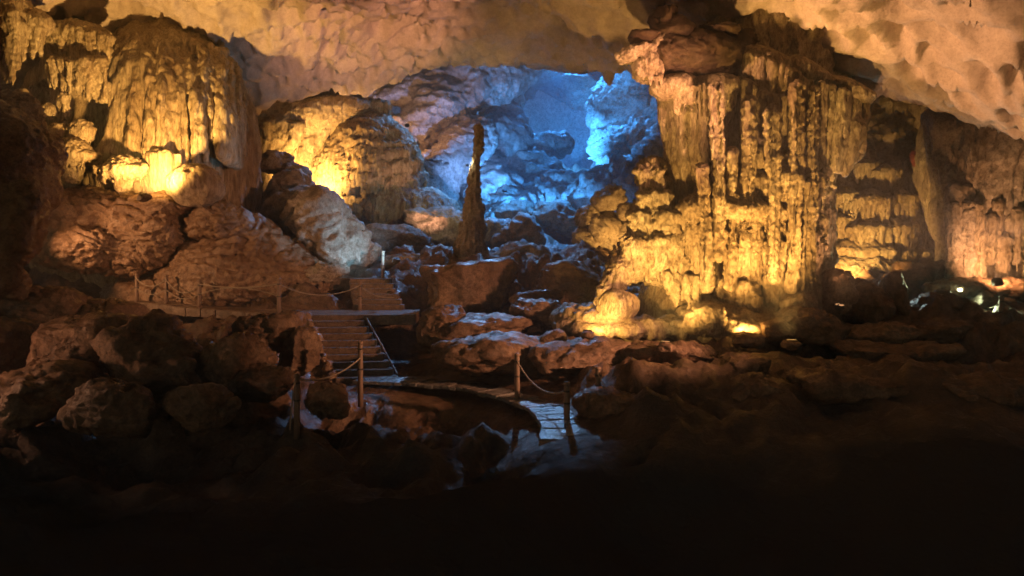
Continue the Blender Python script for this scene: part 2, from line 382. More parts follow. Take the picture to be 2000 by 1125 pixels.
gp += [P(*q) for q in [(870, 500, 29), (1000, 520, 28), (1150, 540, 25), (900, 470, 36), (1100, 470, 42), (1000, 420, 56), (1250, 400, 60), (1150, 600, 21.5),
                       (1220, 655, 19.2), (1330, 640, 20.5), (1450, 660, 19), (1480, 600, 22), (1600, 620, 20.5), (1700, 590, 23), (1660, 545, 28), (1760, 540, 28.5), (1850, 540, 30), (1900, 585, 24.5), (1960, 620, 22.5), (2050, 600, 24),
                       (1100, 690, 18.5), (1250, 690, 17.6), (1400, 690, 17.5), (1600, 690, 17.2), (1800, 690, 17.5), (1950, 690, 17.8),
                       (1200, 760, 15), (1350, 770, 14.5), (1550, 780, 14), (1750, 790, 13.5), (1950, 800, 13.5), (1950, 860, 11.5)]]
gp += [(1.4, 13.4, -.08), (1.2, 12.6, -.12), (.3, 13, -.25), (2.3, 13, -.1), (1.5, 10.5, -.9), (3.4, 12, -.35), (5, 10.5, -.6), (9, 10.5, -.3), (5, 8, -1.0), (10, 7, -.8)]
gp += [(-20, 30, 3.5), (-22, 40, 5), (24, 30, 2), (24, 20, 1.3), (22, 60, 12), (-20, 62, 12), (0, 70, 12)]
gz0 = tps(gp)
def gz(x, y): return float(gz0(np.array([float(x)]), np.array([float(y)]))[0])
X, Y, f = grid(-25, 28, -6, 72, .157, 8.5, 33)
Z = gz0(X, Y); w1 = np.stack([X, Y, 0 * X], 1)
# smooth under the walkways
pd = np.full(X.shape, 9.)
WALK = [P(700, 738, 19), P(800, 742, 18.7), P(920, 752, 18.0), P(1010, 772, 16.7), P(1068, 795, 15.3), P(1096, 824, 14), P(1098, 842, 13.3) - V3(0, 0, .1), P(1094, 858, 12.7) - V3(0, 0, .4)]
for a, b in zip(WALK[:-1], WALK[1:]):
    d = b[:2] - a[:2]; t = np.clip(((X - a[0]) * d[0] + (Y - a[1]) * d[1]) / (d @ d), 0, 1); pd = np.minimum(pd, np.hypot(X - a[0] - t * d[0], Y - a[1] - t * d[1]))
wk = sstep(.75, 1.6, pd)
wk *= 1 - .9 * sstep(3.6, 2.6, np.abs(X + 5)) * sstep(1.8, 1.0, np.abs(Y - 23))
wk *= (.25 + .75 * sstep(10.5, 15, Y)) * (1 - .45 * sstep(2, 5, X) * sstep(19, 17, Y))
lay = fbm(w1 * V3(.28, .42, 1) + 5, 4)
ter = (np.floor(lay * 4) + sstep(.0, .22, (lay * 4) % 1)) / 4       # strata ledges
Z += wk * (.75 * ter + .3 * fbm(w1 * .7, 3) + .12 * (ridged(w1 * 1.7, 3) - .6)) + .03 * fbm(w1 * 4, 3) - .25 * wk
q3 = np.stack([X, Y, Z], 1).astype(np.float32)
Z += wk * (d_ledge(q3 * V3(1, 1, 0), 2.6, (.25, -.3, .2), 3., .9, .05) + d_ledge(q3 * V3(1, 1.5, 0), 1.0, (.1, -.5, .2), 9., .7, .05))
Z += sstep(34, 46, Y) * 1.6 * (ridged(w1 * .17, 4) - .4)
def darken_near(m):  # foreground darkness put into the floor's colour and specular near the camera
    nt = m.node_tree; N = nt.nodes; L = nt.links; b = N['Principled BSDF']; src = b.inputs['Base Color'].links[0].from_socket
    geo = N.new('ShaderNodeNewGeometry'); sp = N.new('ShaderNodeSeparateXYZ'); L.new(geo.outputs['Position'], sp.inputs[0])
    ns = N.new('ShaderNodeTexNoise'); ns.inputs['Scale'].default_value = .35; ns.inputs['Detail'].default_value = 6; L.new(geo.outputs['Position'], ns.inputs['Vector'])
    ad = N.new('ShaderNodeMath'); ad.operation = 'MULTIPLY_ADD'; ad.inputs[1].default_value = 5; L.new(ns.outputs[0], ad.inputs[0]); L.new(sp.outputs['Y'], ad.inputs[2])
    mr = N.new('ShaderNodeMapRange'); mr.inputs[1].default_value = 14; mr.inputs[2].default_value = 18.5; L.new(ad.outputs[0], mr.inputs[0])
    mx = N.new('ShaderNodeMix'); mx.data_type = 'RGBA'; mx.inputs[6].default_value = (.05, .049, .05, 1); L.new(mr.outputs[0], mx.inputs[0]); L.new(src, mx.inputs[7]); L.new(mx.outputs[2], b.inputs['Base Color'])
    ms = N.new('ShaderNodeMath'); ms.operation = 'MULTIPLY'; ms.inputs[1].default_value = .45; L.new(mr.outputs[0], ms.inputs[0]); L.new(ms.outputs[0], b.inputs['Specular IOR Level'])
darken_near(M['ground'])
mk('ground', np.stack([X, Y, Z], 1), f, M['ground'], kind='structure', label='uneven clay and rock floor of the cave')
print('sheets done')

# ------------------------------------------------------------------ the great column on the right
Yp = 21.0
col = thing('stalactite_column', P(1460, 612, Yp), 'massive floodlit limestone column with hanging drapery reaching the ceiling', 'column')
crust = lambda p, n: d_crust(p, n)
fine = lambda p, n: d_crust(p, n, .7, .9)
def part(s, name, h=.05, mat='crust', disp=crust, root=None, **kw): return put(s, name, h, mat, root or col, disp, **kw)
s = Solid()
s.cone(P(1500, 90, 22.6), P(1500, 300, 22.4), 2.4, 1.75, .3).cone(P(1500, 300, 22.4), P(1470, 620, 22.3), 1.75, 2.3, .3)
s.cone(P(1370, 150, 22.4), P(1390, 420, 22.2), 1.5, 1.0, .3).cone(P(1380, 420, 22.2), P(1340, 620, 22), 1.2, 1.6, .3)
s.cone(P(1580, 150, 22.6), P(1545, 400, 22.4), 1.5, .9, .3).cone(P(1560, 420, 22.2), P(1560, 620, 22), .9, 1.0, .3)
part(s, 'shaft', .1)
s = Solid()
s.ell(P(1345, 112, 20.9), (1.75, 1.3, .82), .15, 4).ell(P(1440, 105, 21.3), (.8, 1.0, .75), .2)
part(s, 'capstone', .06, 'cap', lambda p, n: d_rock(p, n, .35))
for u, v, ru, rv, sd_ in [(1310, 62, 50, 24, 1), (1402, 66, 42, 14, 2), (1296, 38, 26, 24, 3), (1262, 78, 34, 14, 4)]:
    boulder(u, v, 20.5, ru, rv, .8, sd_, name='cap_rock', parent=col, mat='cap', sub=4, tilt=-8)
s = Solid()
s.ell(P(1243, 103, 20.3), (.62, .6, .22), .1, -12).ell(P(1226, 112, 20.2), (.3, .4, .16), .1).ell(P(1266, 130, 20.4), (.5, .6, .5), .1).ell(P(1290, 85, 20.4), (.55, .5, .3), .1, -25)
for u, v, l in [(1255, 140, 22), (1268, 148, 22), (1280, 150, 24), (1246, 135, 15), (1290, 150, 20)]: s.cone(P(u, v, 20), P(u + 2, v + l, 20.05), .09, .03)
part(s, 'ledge', .04, disp=fine)
# left hanging curtain
s = Solid()
tops = [(1282, 165, 21.2), (1310, 165, 20.3), (1350, 170, 19.9), (1400, 165, 19.9), (1440, 158, 20.2)]
bots = [(1322, 398, 21.2), (1334, 405, 20.7), (1360, 402, 20.4), (1388, 400, 20.4), (1400, 330, 20.6)]
s.ell(P(1320, 172, 20.5), (.8, .75, .42), .1).ell(P(1395, 170, 20.5), (.85, .75, .42), .1)
drapes(s, tops, [(a[0] + (b[0] - a[0]) * .25, a[1] + 60, a[2] + .1) for a, b in zip(tops, bots)], 60, 5, 3, .5, .03)
drapes(s, [(q[0], q[1], q[2] + .25) for q in tops], bots, 52, 5.5, 4, .15, .02, gaps=((.36, .5), (.66, .8)))
drapes(s, [(1285, 170, 21), (1345, 175, 20.2)], [(1322, 400, 21.2), (1348, 405, 20.6)], 26, 6, 5, .1, .02)
part(s, 'hanging_curtain', .038, disp=lambda p, n: d_flow(p, n, .5, .35) + .03 * (np.abs(vnoise(p * V3(9, 9, 5))) - .3))
# upper middle curtain
s = Solid()
s.ell(P(1480, 125, 20.9), (1.0, .9, .5), .15, 20).ell(P(1560, 150, 20.9), (1.1, .9, .5), .15, 22).ell(P(1640, 180, 21), (1.0, .9, .42), .15, 22)
tops = [(1442, 100, 20.4), (1500, 120, 20.0), (1560, 145, 19.9)]
drapes(s, tops, [(1446, 215, 20.6), (1490, 245, 20.1), (1545, 250, 20.1)], 46, 5.5, 3, .5, .025)
drapes(s, [(1440, 150, 20.2), (1500, 190, 19.9), (1545, 190, 19.9)], [(1452, 262, 20.4), (1490, 282, 20.2), (1540, 290, 20.2)], 32, 6, 3, .5, .025)
part(s, 'hanging_curtain', .038, disp=lambda p, n: d_flow(p, n, .5, .35) + .03 * (np.abs(vnoise(p * V3(9, 9, 5))) - .3))
# right curtain of long flutes
s = Solid()
s.ell(P(1660, 185, 20.9), (.75, .7, .25), .12, 12)
drapes(s, [(1555, 150, 20.2), (1610, 165, 20), (1660, 185, 20.2), (1698, 182, 20.8)], [(1560, 330, 20.5), (1600, 340, 20.3), (1640, 345, 20.4), (1684, 300, 20.9)], 42, 6, 5, .28, .015, gaps=((.2, .26), (.45, .52), (.7, .74)))
drapes(s, [(1640, 185, 20.4), (1694, 186, 20.8)], [(1640, 335, 20.6), (1680, 310, 20.9)], 14, 5.5, 5.5, .12, .015)
s.cone(P(1665, 250, 20.6), P(1652, 340, 20.6), .3, .12, .1)
part(s, 'hanging_curtain', .038, disp=lambda p, n: d_flow(p, n, .5, .35) + .03 * (np.abs(vnoise(p * V3(9, 9, 5))) - .3))
# flowstone tiers in the middle: u, v, Y, rx, top, len
for a in [(1476, 306, 19.9, 27, 22, 26), (1527, 310, 19.9, 21, 14, 22), (1415, 335, 20.1, 20, 22, 30), (1428, 372, 20, 42, 16, 22), (1478, 358, 19.9, 28, 18, 40), (1532, 352, 19.8, 36, 22, 44),
          (1580, 290, 20.1, 22, 14, 60), (1590, 355, 20.2, 24, 16, 60), (1450, 335, 20.3, 22, 12, 20), (1560, 390, 20, 26, 14, 50), (1440, 412, 19.8, 62, 26, 30), (1510, 418, 19.9, 34, 18, 40),
          (1365, 408, 20, 42, 26, 40), (1340, 425, 20.2, 34, 20, 36), (1556, 445, 19.9, 34, 16, 46), (1390, 448, 19.8, 34, 18, 50), (1330, 470, 20.3, 30, 20, 50), (1500, 265, 20.3, 26, 14, 30), (1598, 430, 20.3, 20, 14, 60), (1610, 330, 20.5, 22, 12, 40)]:
    part(jelly(*a, n=14), 'flowstone_tier', .045, disp=fine)
# elephant-foot columns at the base
def foot(pts, drp, name='flowstone_foot', root=None, h=.045, mat='crust'):
    s = Solid()
    for u0, v0, u1, v1, Y0, Y1, r0, r1 in pts: s.cone(P(u0, v0, Y0), P(u1, v1, Y1), r0 * S(Y0), r1 * S(Y1), .1)
    for d_ in drp: drapes(s, *d_)
    return part(s, name, h, mat, fine, root)
foot([(1442, 425, 1440, 560, 20.2, 20.2, 46, 24), (1400, 470, 1408, 590, 20.3, 20.3, 28, 16), (1480, 470, 1474, 590, 20.3, 20.3, 24, 13)],
     [([(1395, 440, 19.8), (1440, 432, 19.5), (1485, 440, 19.8)], [(1408, 592, 20.1), (1440, 590, 19.9), (1478, 592, 20.1)], 20, 9, 6, .25, .05)])
foot([(1450, 560, 1452, 600, 20.0, 20.0, 16, 32)], [([(1432, 560, 19.8), (1468, 560, 19.8)], [(1424, 608, 19.7), (1480, 608, 19.7)], 10, 9, 8, .05)])
foot([(1522, 490, 1520, 580, 20.3, 20.3, 30, 28)], [([(1494, 480, 20), (1520, 475, 19.8), (1548, 485, 20)], [(1496, 588, 20.1), (1520, 596, 19.9), (1546, 588, 20.1)], 13, 9, 8, .15)])
foot([(1366, 450, 1360, 570, 20.4, 20.4, 34, 24)], [([(1340, 450, 20.1), (1366, 440, 19.9), (1396, 450, 20)], [(1340, 560, 20.3), (1362, 575, 20.1), (1390, 580, 20.2)], 13, 9, 6, .3)])
foot([(1585, 470, 1580, 580, 20.6, 20.6, 24, 22)], [([(1560, 450, 20.2), (1600, 455, 20.3)], [(1562, 570, 20.4), (1598, 580, 20.4)], 9, 9, 6, .3)])
foot([(1622, 330, 1612, 430, 21.2, 21.2, 12, 14), (1612, 430, 1606, 600, 21.2, 21.2, 12, 22)], [([(1605, 380, 21), (1624, 370, 21)], [(1592, 590, 20.9), (1618, 590, 20.9)], 8, 6, 6, .25)], mat='wall')
# long flutes tying the hanging curtains to the feet
for u0, u1, v0, v1, Y_, r_ in [(1398, 1404, 170, 500, 20.15, 12), (1462, 1456, 200, 470, 20.2, 11), (1508, 1512, 220, 540, 20.15, 12), (1556, 1548, 170, 560, 20.1, 13), (1590, 1576, 180, 580, 20.25, 12), (1428, 1424, 300, 560, 20.2, 9), (1372, 1380, 330, 560, 20.2, 11)]:
    Y_ -= .62; um = (u0 + u1) / 2 + 3; vm = (v0 + v1) / 2
    foot([(u0, v0, um, vm, Y_ + .1, Y_, r_ * 1.25, r_ * .8), (um, vm, u1, v1, Y_, Y_ - .1, r_ * .8, r_ * 1.2)],
         [([(u0 - r_, v0, Y_ - .1), (u0 + r_, v0, Y_ - .1)], [(um - r_ * .8, vm + 30, Y_ - .15), (um + r_ * .8, vm + 30, Y_ - .15)], 6, 4.5, 3, .4, .02),
          ([(um - r_ * .7, vm - 20, Y_ - .12), (um + r_ * .7, vm - 20, Y_ - .12)], [(u1 - r_, v1, Y_ - .25), (u1 + r_, v1, Y_ - .25)], 6, 4.5, 4, .3, .02)], 'flute', h=.042)
# left buttress with its knob
s = Solid()
for u, v, Y, ru, rv in [(1275, 328, 21, 32, 24), (1255, 350, 21, 20, 16), (1283, 365, 21, 34, 30), (1272, 410, 20.9, 42, 30), (1290, 440, 20.9, 60, 44), (1262, 490, 20.7, 55, 40), (1300, 510, 20.8, 70, 50), (1232, 520, 20.5, 36, 30), (1330, 480, 20.8, 40, 80)]:
    s.ell(P(u, v, Y), (ru * S(Y), ru * S(Y) * .9, rv * S(Y)), .12)
s.cone(P(1215, 530, 20.2), P(1178, 590, 19.8), .5, .22, .12)
for tp, bt, n in [([(1245, 335, 20.6), (1300, 335, 20.5)], [(1252, 385, 20.6), (1300, 390, 20.6)], 9), ([(1245, 380, 20.5), (1310, 385, 20.3)], [(1255, 440, 20.5), (1310, 440, 20.4)], 11), ([(1215, 470, 20.1), (1330, 470, 20)], [(1225, 545, 20.1), (1330, 555, 20.1)], 18),
                  ([(1300, 540, 20), (1375, 545, 20)], [(1308, 600, 20), (1372, 612, 20)], 15), ([(1225, 420, 20.4), (1320, 425, 20.2)], [(1240, 490, 20.3), (1320, 495, 20.2)], 13)]:
    drapes(s, tp, bt, n, 9, 4, .45, .06)
s.ell(P(1268, 592, 19.9), (.75, .9, .55), .1, sub=True)
part(s, 'buttress', .054)
for u, v, Y, ru, rv, sd_, lb in [(1148, 656, 17.9, 13, 9, 81, 'small round rock hiding the lamp at the left end of the yellow apron'), (1458, 664, 17.8, 34, 15, 82, 'small dark rock silhouetted against the brightest patch of the apron'), (1545, 675, 16.5, 20, 11, 86, 'added small dark rock covering the lens right of the column front'), (1300, 678, 16.5, 20, 11, 87, 'added small dark rock covering the lens left of the column front'), (1653, 537, 24.8, 11, 9, 83, 'tiny dark rock before the tiered right wall'), (1948, 552, 22.9, 10, 9, 84, 'tiny dark rock at the base of the fluted right curtain'), (283, 386, 21.9, 15, 9, 85, 'small dark rock beside the lamp under the left drapery')]:  # two of these are added to cover glowing lenses before the column
    boulder(u, v, Y, ru, rv, None, sd_, label=lb, sub=4, rough=.6)
# egg boulder, apron stones at the foot
boulder(1206, 598, 19.6, 43, 35, .6, 21, cuts=2, tilt=28, rough=.25, boxy=0, mat='crust', label='smooth egg-shaped boulder glowing yellow at the left foot of the column', sub=5)
boulder(1560, 592, 19.3, 34, 24, .5, 23, cuts=4, mat='crust', rough=.7, label='small yellow-lit rock at the right foot of the great column')
boulder(1372, 628, 19.2, 46, 34, .7, 24, cuts=5, rough=.8, label='rounded rock half lit in front of the great column', mat='crust')
s = Solid()
for u, v, Y, ru, rv, ry in [(1440, 640, 19.6, 85, 30, .9), (1400, 615, 20.3, 80, 24, .8), (1490, 615, 20.3, 70, 24, .8), (1300, 640, 20, 90, 18, .9), (1200, 640, 19.9, 110, 18, .9), (1145, 620, 20.4, 70, 26, .9)]:
    s.ell(P(u, v, Y), (ru * S(Y), ry, rv * S(Y)), .25)
tag(put(s, 'flowstone_apron', .06, 'crust', None, lambda p, n: d_slope(p, n, .8)), 'bright yellow-lit flowstone apron spread before the great column', 'flowstone')
print('column done')

# ------------------------------------------------------------------ left drapery wall
DY = 3.
dr = thing('flowstone_drapery', P(330, 400, 24), 'huge rounded flowstone drapery lit from below at upper left', 'flowstone')
EC, ER = (330, 335), (172, 305)
def front(u, v, Yc=26., dep=3.4, ec=EC, er=ER):
    q = 1 - ((u - ec[0]) / er[0]) ** 2 - ((v - ec[1]) / er[1]) ** 2
    return Yc - dep * math.sqrt(max(q, .02))
s = Solid(); q = S(26)
s.ell(P(*EC, 26), (ER[0] * q, 3.3, ER[1] * q), .3).ell(P(210, 330, 26.6), (170 * q, 3, 310 * q), .4)
s.cone(P(330, 330, 26), P(335, 470, 26), 3.2, 3.1, .4)
def rib(u, v0, v1, r0, r1, out=.05, k=.06):
    m = 5; pts = [(u, v0 + (v1 - v0) * i / m, front(u, v0 + (v1 - v0) * i / m) - out) for i in range(m + 1)]
    for i in range(m):
        ra = r0 + (r1 - r0) * i / m; rb = r0 + (r1 - r0) * (i + 1) / m; s.cone(P(*pts[i]), P(*pts[i + 1]), ra * S(23), rb * S(23), k)
for u, v0, v1, r0, r1, out in [(222, 110, 290, 8, 5, .1), (232, 150, 300, 8, 6, .15), (246, 110, 320, 9, 8, .1), (262, 170, 330, 16, 12, .2), (284, 75, 100, 12, 8, .15), (292, 110, 345, 15, 12, .3), (306, 75, 340, 6, 5, .25), (322, 90, 345, 14, 12, .3), (338, 60, 350, 9, 8, .2),
                               (352, 95, 320, 8, 9, .15), (372, 100, 180, 7, 6, .15), (380, 180, 295, 9, 8, .25), (392, 180, 292, 6, 6, .25), (400, 100, 190, 7, 5, .15), (412, 90, 170, 5, 4, .12), (425, 100, 260, 6, 5, .2), (436, 100, 300, 7, 12, .25), (450, 120, 310, 8, 14, .2), (465, 140, 320, 8, 12, .1), (475, 160, 300, 6, 8, .1), (418, 100, 180, 5, 3, .1), (388, 90, 170, 6, 4, .1), (362, 80, 300, 5, 5, .1)]:
    rib(u, v0, v1, r0, r1, out)
for i in range(26):
    u = rnd.uniform(215, 485); v0 = rnd.uniform(60, 120) + abs(u - 320) * .12; rib(u, v0, v0 + rnd.uniform(60, 220), rnd.uniform(3, 7), 3, rnd.uniform(0, .12), .04)
s.ell(P(170, 245, 23.6), (52 * q, 1.7, 88 * q), .2, sub=True).ell(P(60, 240, 23.8), (32 * q, 1.4, 90 * q), .2, sub=True)
put(s, 'wall', .058, 'flow', dr, lambda p, n: d_flow(p, n, .8, .8))
s = Solid(); s.ell(P(318, 315, 22.4), (.62, .5, .4), .1).cone(P(318, 315, 22.5), P(318, 372, 22.5), .6, .5, .1)
drapes(s, [(285, 305, 22.2), (318, 300, 22), (350, 305, 22.2)], [(292, 370, 22.2), (318, 378, 22), (346, 370, 22.2)], 11, 9, 7, .1)
put(s, 'flowstone_foot', .045, 'flow', dr, lambda p, n: d_flow(p, n, .6, .7))
s = Solid()
drapes(s, [(85, 70, 23.2), (150, 62, 22.7), (212, 75, 22.8)], [(90, 170, 23.2), (150, 172, 22.8), (208, 165, 22.9)], 34, 8, 3, .55, .06)
drapes(s, [(95, 120, 22.8), (150, 125, 22.5), (205, 120, 22.6)], [(96, 185, 22.9), (150, 192, 22.6), (205, 190, 22.7)], 20, 9, 3, .5, .05)
s.ell(P(150, 70, 23.3), (1.3, .8, .6), .2)
put(s, 'stalactite_fringe', .045, 'flow', dr, fine)
s = Solid()
drapes(s, [(155, 165, 23), (210, 165, 23)], [(158, 198, 23), (208, 200, 23)], 9, 8, 3, .4, .05); s.ell(P(182, 170, 23), (.55, .4, .2))
put(s, 'stalactite_fringe', .045, 'flow', dr, fine)
for u, v, Y, rx, tp, l in [(45, 195, 22.4, 14, 22, 22), (58, 222, 22.3, 16, 18, 22), (112, 262, 22.4, 20, 24, 34), (158, 258, 22.5, 25, 26, 34), (98, 215, 22.8, 14, 12, 20), (80, 290, 22, 22, 22, 26), (140, 308, 22, 54, 22, 40), (240, 335, 21.9, 48, 20, 34), (125, 190, 22.8, 14, 10, 60), (100, 330, 22, 40, 20, 26)]:
    put(jelly(u, v, Y, rx, tp, l, n=12), 'flowstone_knob', .045, 'flow', dr, fine)
# far-left hanging stalactites
st = thing('stalactite_cluster', P(30, 170, 21), 'cluster of pale stalactites hanging at the far upper left corner', 'stalactite')
s = Solid(); s.ell(P(15, 40, 21.2), (.9, .9, 1.2), .2)
drapes(s, [(-30, 20, 20.6), (10, 10, 20.4), (50, 60, 20.8)], [(-20, 150, 20.7), (22, 165, 20.5), (48, 110, 20.9)], 18, 9, 3, .4, .06)
s.cone(P(18, 75, 20.5), P(25, 168, 20.6), .22, .04)
put(s, 'stalactite_fringe', .045, 'flow', st, fine)
s = Solid(); s.ell(P(66, 45, 21.5), (.6, .6, .5), .15); drapes(s, [(50, 60, 21.2), (85, 50, 21.4)], [(55, 110, 21.3), (80, 115, 21.4)], 8, 8, 3, .5, .05)
put(s, 'stalactite_fringe', .045, 'flow', st, fine)
boulder(383, 362, 21.6, 52, 42, .8, 31, cuts=0, rough=.22, boxy=0, mat='flow', label='domed round boulder beside the lamp under the left drapery', sub=5, disp=lambda p, n: d_flow(p, n, .8, .5) + .05 * (np.abs(vnoise(p * V3(7, 7, 4))) - .3))
# left pillar at the picture edge with a wet streak
DY = 0.
s = Solid()
for u, v, Y, ru, rv, ry in [(-30, 300, 18, 90, 110, 1.4), (20, 240, 19.5, 60, 60, 1.1), (40, 310, 19, 60, 70, 1.1), (60, 370, 18.6, 40, 50, .9), (-10, 420, 17.6, 80, 110, 1.2), (75, 290, 19.4, 36, 40, .8)]: s.ell(P(u, v, Y), (ru * S(Y), ry, rv * S(Y)), .3)
s.cone(P(35, 380, 16.9), P(5, 540, 16.6), .42, .34, .15)
tag(put(s, 'rock_buttress', .06, 'red', None, lambda p, n: d_rock(p, n, .5)), 'tall rough rock buttress at the left edge with a pale wet streak', 'rock')
print('drapery done')

# ------------------------------------------------------------------ left flowstone slope and boulders
def mass(items, name, h, mat, disp, label, category, k=.3):
    s = Solid()
    for it in items:
        u, v, Y, ru, rv, ry = it[:6]; s.ell(P(u, v, Y), (ru * S(Y), ry, rv * S(Y)), k, it[6] if len(it) > 6 else 0)
    return tag(put(s, name, h, mat, None, disp), label, category)
slope = lambda p, n: d_slope(p, n, 1.)
DY = 3.4
mass([(425, 428, 22.2, 52, 38, 1.0), (392, 440, 22.2, 26, 26, .7), (470, 440, 22.4, 30, 26, .7)], 'flowstone_mound', .05, 'red', lambda p, n: d_slope(p, n, .8), 'smooth tan flowstone mound on top of the red slope', 'flowstone', .15)
mass([(500, 455, 23.2, 62, 30, 1.1, 32), (550, 480, 23.3, 55, 26, 1.0, 40), (585, 505, 23.2, 30, 22, .8, 40)], 'flowstone_ridge', .05, 'red', slope, 'draped flowstone ridge running down beside the blue-lit boulder', 'flowstone', .2)
mass([(470, 545, 23.2, 150, 92, 2.0), (560, 560, 22.9, 90, 62, 1.5), (390, 580, 24.2, 190, 60, 2.2), (625, 585, 23.2, 55, 34, 1.0), (520, 590, 23, 130, 30, 1.4)], 'flowstone_slope', .055, 'red', slope, 'broad reddish rippled flowstone slope above the left fence', 'flowstone')
mass([(215, 415, 22.6, 150, 48, 1.5), (290, 440, 22.3, 80, 60, 1.2), (150, 480, 21.6, 95, 48, 1.3), (250, 490, 22.6, 110, 50, 1.4), (100, 420, 21.5, 70, 40, 1.2), (330, 400, 21.9, 60, 22, .9)], 'rock_bank', .06, 'red', lambda p, n: d_rock(p, n, .75), 'lumpy dark red rock bank below the left drapery', 'rock')
DY = 0.
B = [  # u, v, Y, ru, rv, ry, seed, tilt, label
    (75, 598, 18.4, 85, 48, 1.0, 1, -6, 'broad flat-topped boulder lowest on the left under the rock bank'),
    (20, 560, 17.6, 44, 34, .7, 2, 0, 'round brown boulder at the left edge below the wet streak'),
    (160, 682, 16.2, 108, 72, 1.2, 3, 6, 'large rounded dark boulder left of the tilted one'),
    (10, 690, 16.2, 62, 84, 1.0, 4, 0, 'dark boulder cut by the left edge of the picture'),
    (75, 765, 14.2, 112, 58, 1.1, 5, 0, 'flat dark slab boulder in the lower left corner'),
    (318, 715, 15.6, 98, 122, 1.1, 6, 26, 'tallest tilted boulder with a pointed top left of the stairs'),
    (445, 720, 16.2, 95, 66, 1.1, 7, 12, 'rough boulder leaning on the right flank of the tilted one'),
    (405, 795, 13.6, 66, 50, .7, 8, 0, 'low smooth dark boulder in front of the tilted one'),
    (220, 800, 13.2, 100, 60, .8, 9, -4, 'dim low boulder at the bottom left in the dark'),
    (520, 655, 18.6, 75, 44, .9, 10, 8, 'pitted boulder beneath the fence path beside the stairs'),
    (590, 690, 18.2, 40, 50, .6, 11, 0, 'narrow brown rock against the left side of the stairs'),
    (215, 618, 18.8, 60, 34, .8, 12, 0, 'small boulder behind the large rounded one on the left'),
    (520, 745, 15.8, 60, 36, .7, 13, 0, 'low rock between the rough boulder and the stair post'),
    (640, 775, 15.5, 50, 40, .6, 14, 0, 'dark rock at the foot of the lower stairs'),
    (860, 640, 20.6, 52, 42, .9, 15, -6, 'overhanging rock right of the dark hollow beside the stairs'),
    (940, 640, 20.4, 100, 30, 1.0, 16, 4, 'layered brown rock below the big square block'),
    (1060, 610, 21.6, 60, 28, .9, 17, -8, 'cracked rock between the square block and the egg boulder'),
    (1108, 556, 24, 82, 44, 1.2, 18, -6, 'dark peaked rock right of the square block'),
    (1048, 590, 23, 60, 26, 1.0, 19, 10, 'low rock tucked behind the cracked rock'),
    (960, 690, 18.4, 130, 34, 1.0, 20, -3, 'long layered ledge rock above the paved path'),
    (1120, 700, 17.6, 120, 30, 1.0, 22, 3, 'long dark ledge rock in front of the yellow apron'),
    (1300, 690, 17.4, 110, 24, .9, 25, 2, 'flat reddish ledge below the yellow apron'),
    (1450, 720, 15.8, 58, 40, .8, 26, 10, 'rounded brown rock in the right foreground'),
    (1475, 775, 14.4, 52, 44, .7, 27, 0, 'dark lower rock beneath the rounded brown one'),
    (1215, 790, 14.6, 90, 34, .9, 28, 0, 'dark rock bank right of the paved path bend'),
    (1585, 640, 18.8, 82, 42, 1.0, 29, 0, 'knobbly dark mound right of the bright apron'),
    (1522, 650, 18.4, 40, 24, .6, 30, 0, 'small dark rock at the left end of the knobbly mound'),
    (1628, 572, 20.8, 36, 46, .7, 32, 0, 'orange-edged conical rock behind the knobbly mound'),
    (1692, 592, 21.4, 42, 52, .8, 33, 6, 'pitted rock left of the upright stump'),
    (1748, 578, 22, 26, 54, .6, 34, 0, 'upright stump of rock near the white lamp'),
    (1835, 598, 22.4, 56, 34, .9, 35, -8, 'brown rock below the greenish lamp'),
    (1925, 590, 23.6, 26, 20, .6, 36, 0, 'small pale pitted boulder right of the greenish lamp'),
    (1880, 598, 23.8, 26, 16, .5, 37, 0, 'low pale rock between two rocks by the greenish lamp'),
    (1705, 655, 19, 80, 26, .9, 38, 0, 'dim flat rock below the pitted rock on the right'),
    (1830, 648, 19.6, 66, 20, .9, 39, 4, 'low flat rock beside the right walkway'),
    (1760, 690, 17.6, 130, 22, 1.0, 40, 0, 'long dark shelf of rock at the right'),
    (1990, 625, 22, 24, 18, .5, 41, 0, 'small rock at the right picture edge by the walkway'),
    (1650, 745, 15, 150, 28, 1.2, 42, -2, 'wide low slab across the right foreground'),
    (1900, 760, 14.6, 120, 30, 1.2, 43, 3, 'sloping slab at the right edge of the foreground'),
    (1330, 745, 15.6, 90, 30, .9, 44, 0, 'low slab left of the rounded brown rock'),
]
for u, v, Y, ru, rv, ry, sd_, tl, lb in B: boulder(u, v, Y, ru, rv, ry, sd_, tilt=tl, label=lb, sub=5 if ru > 34 else 4, rough=.9, cuts=18)
# the square block behind the landing
boulder(910, 560, 24.6, 100, 52, 1.2, 61, cuts=10, tilt=5, boxy=.85, label='big square dark brown block of rock behind the landing', sub=5, hard=22, rough=.7)
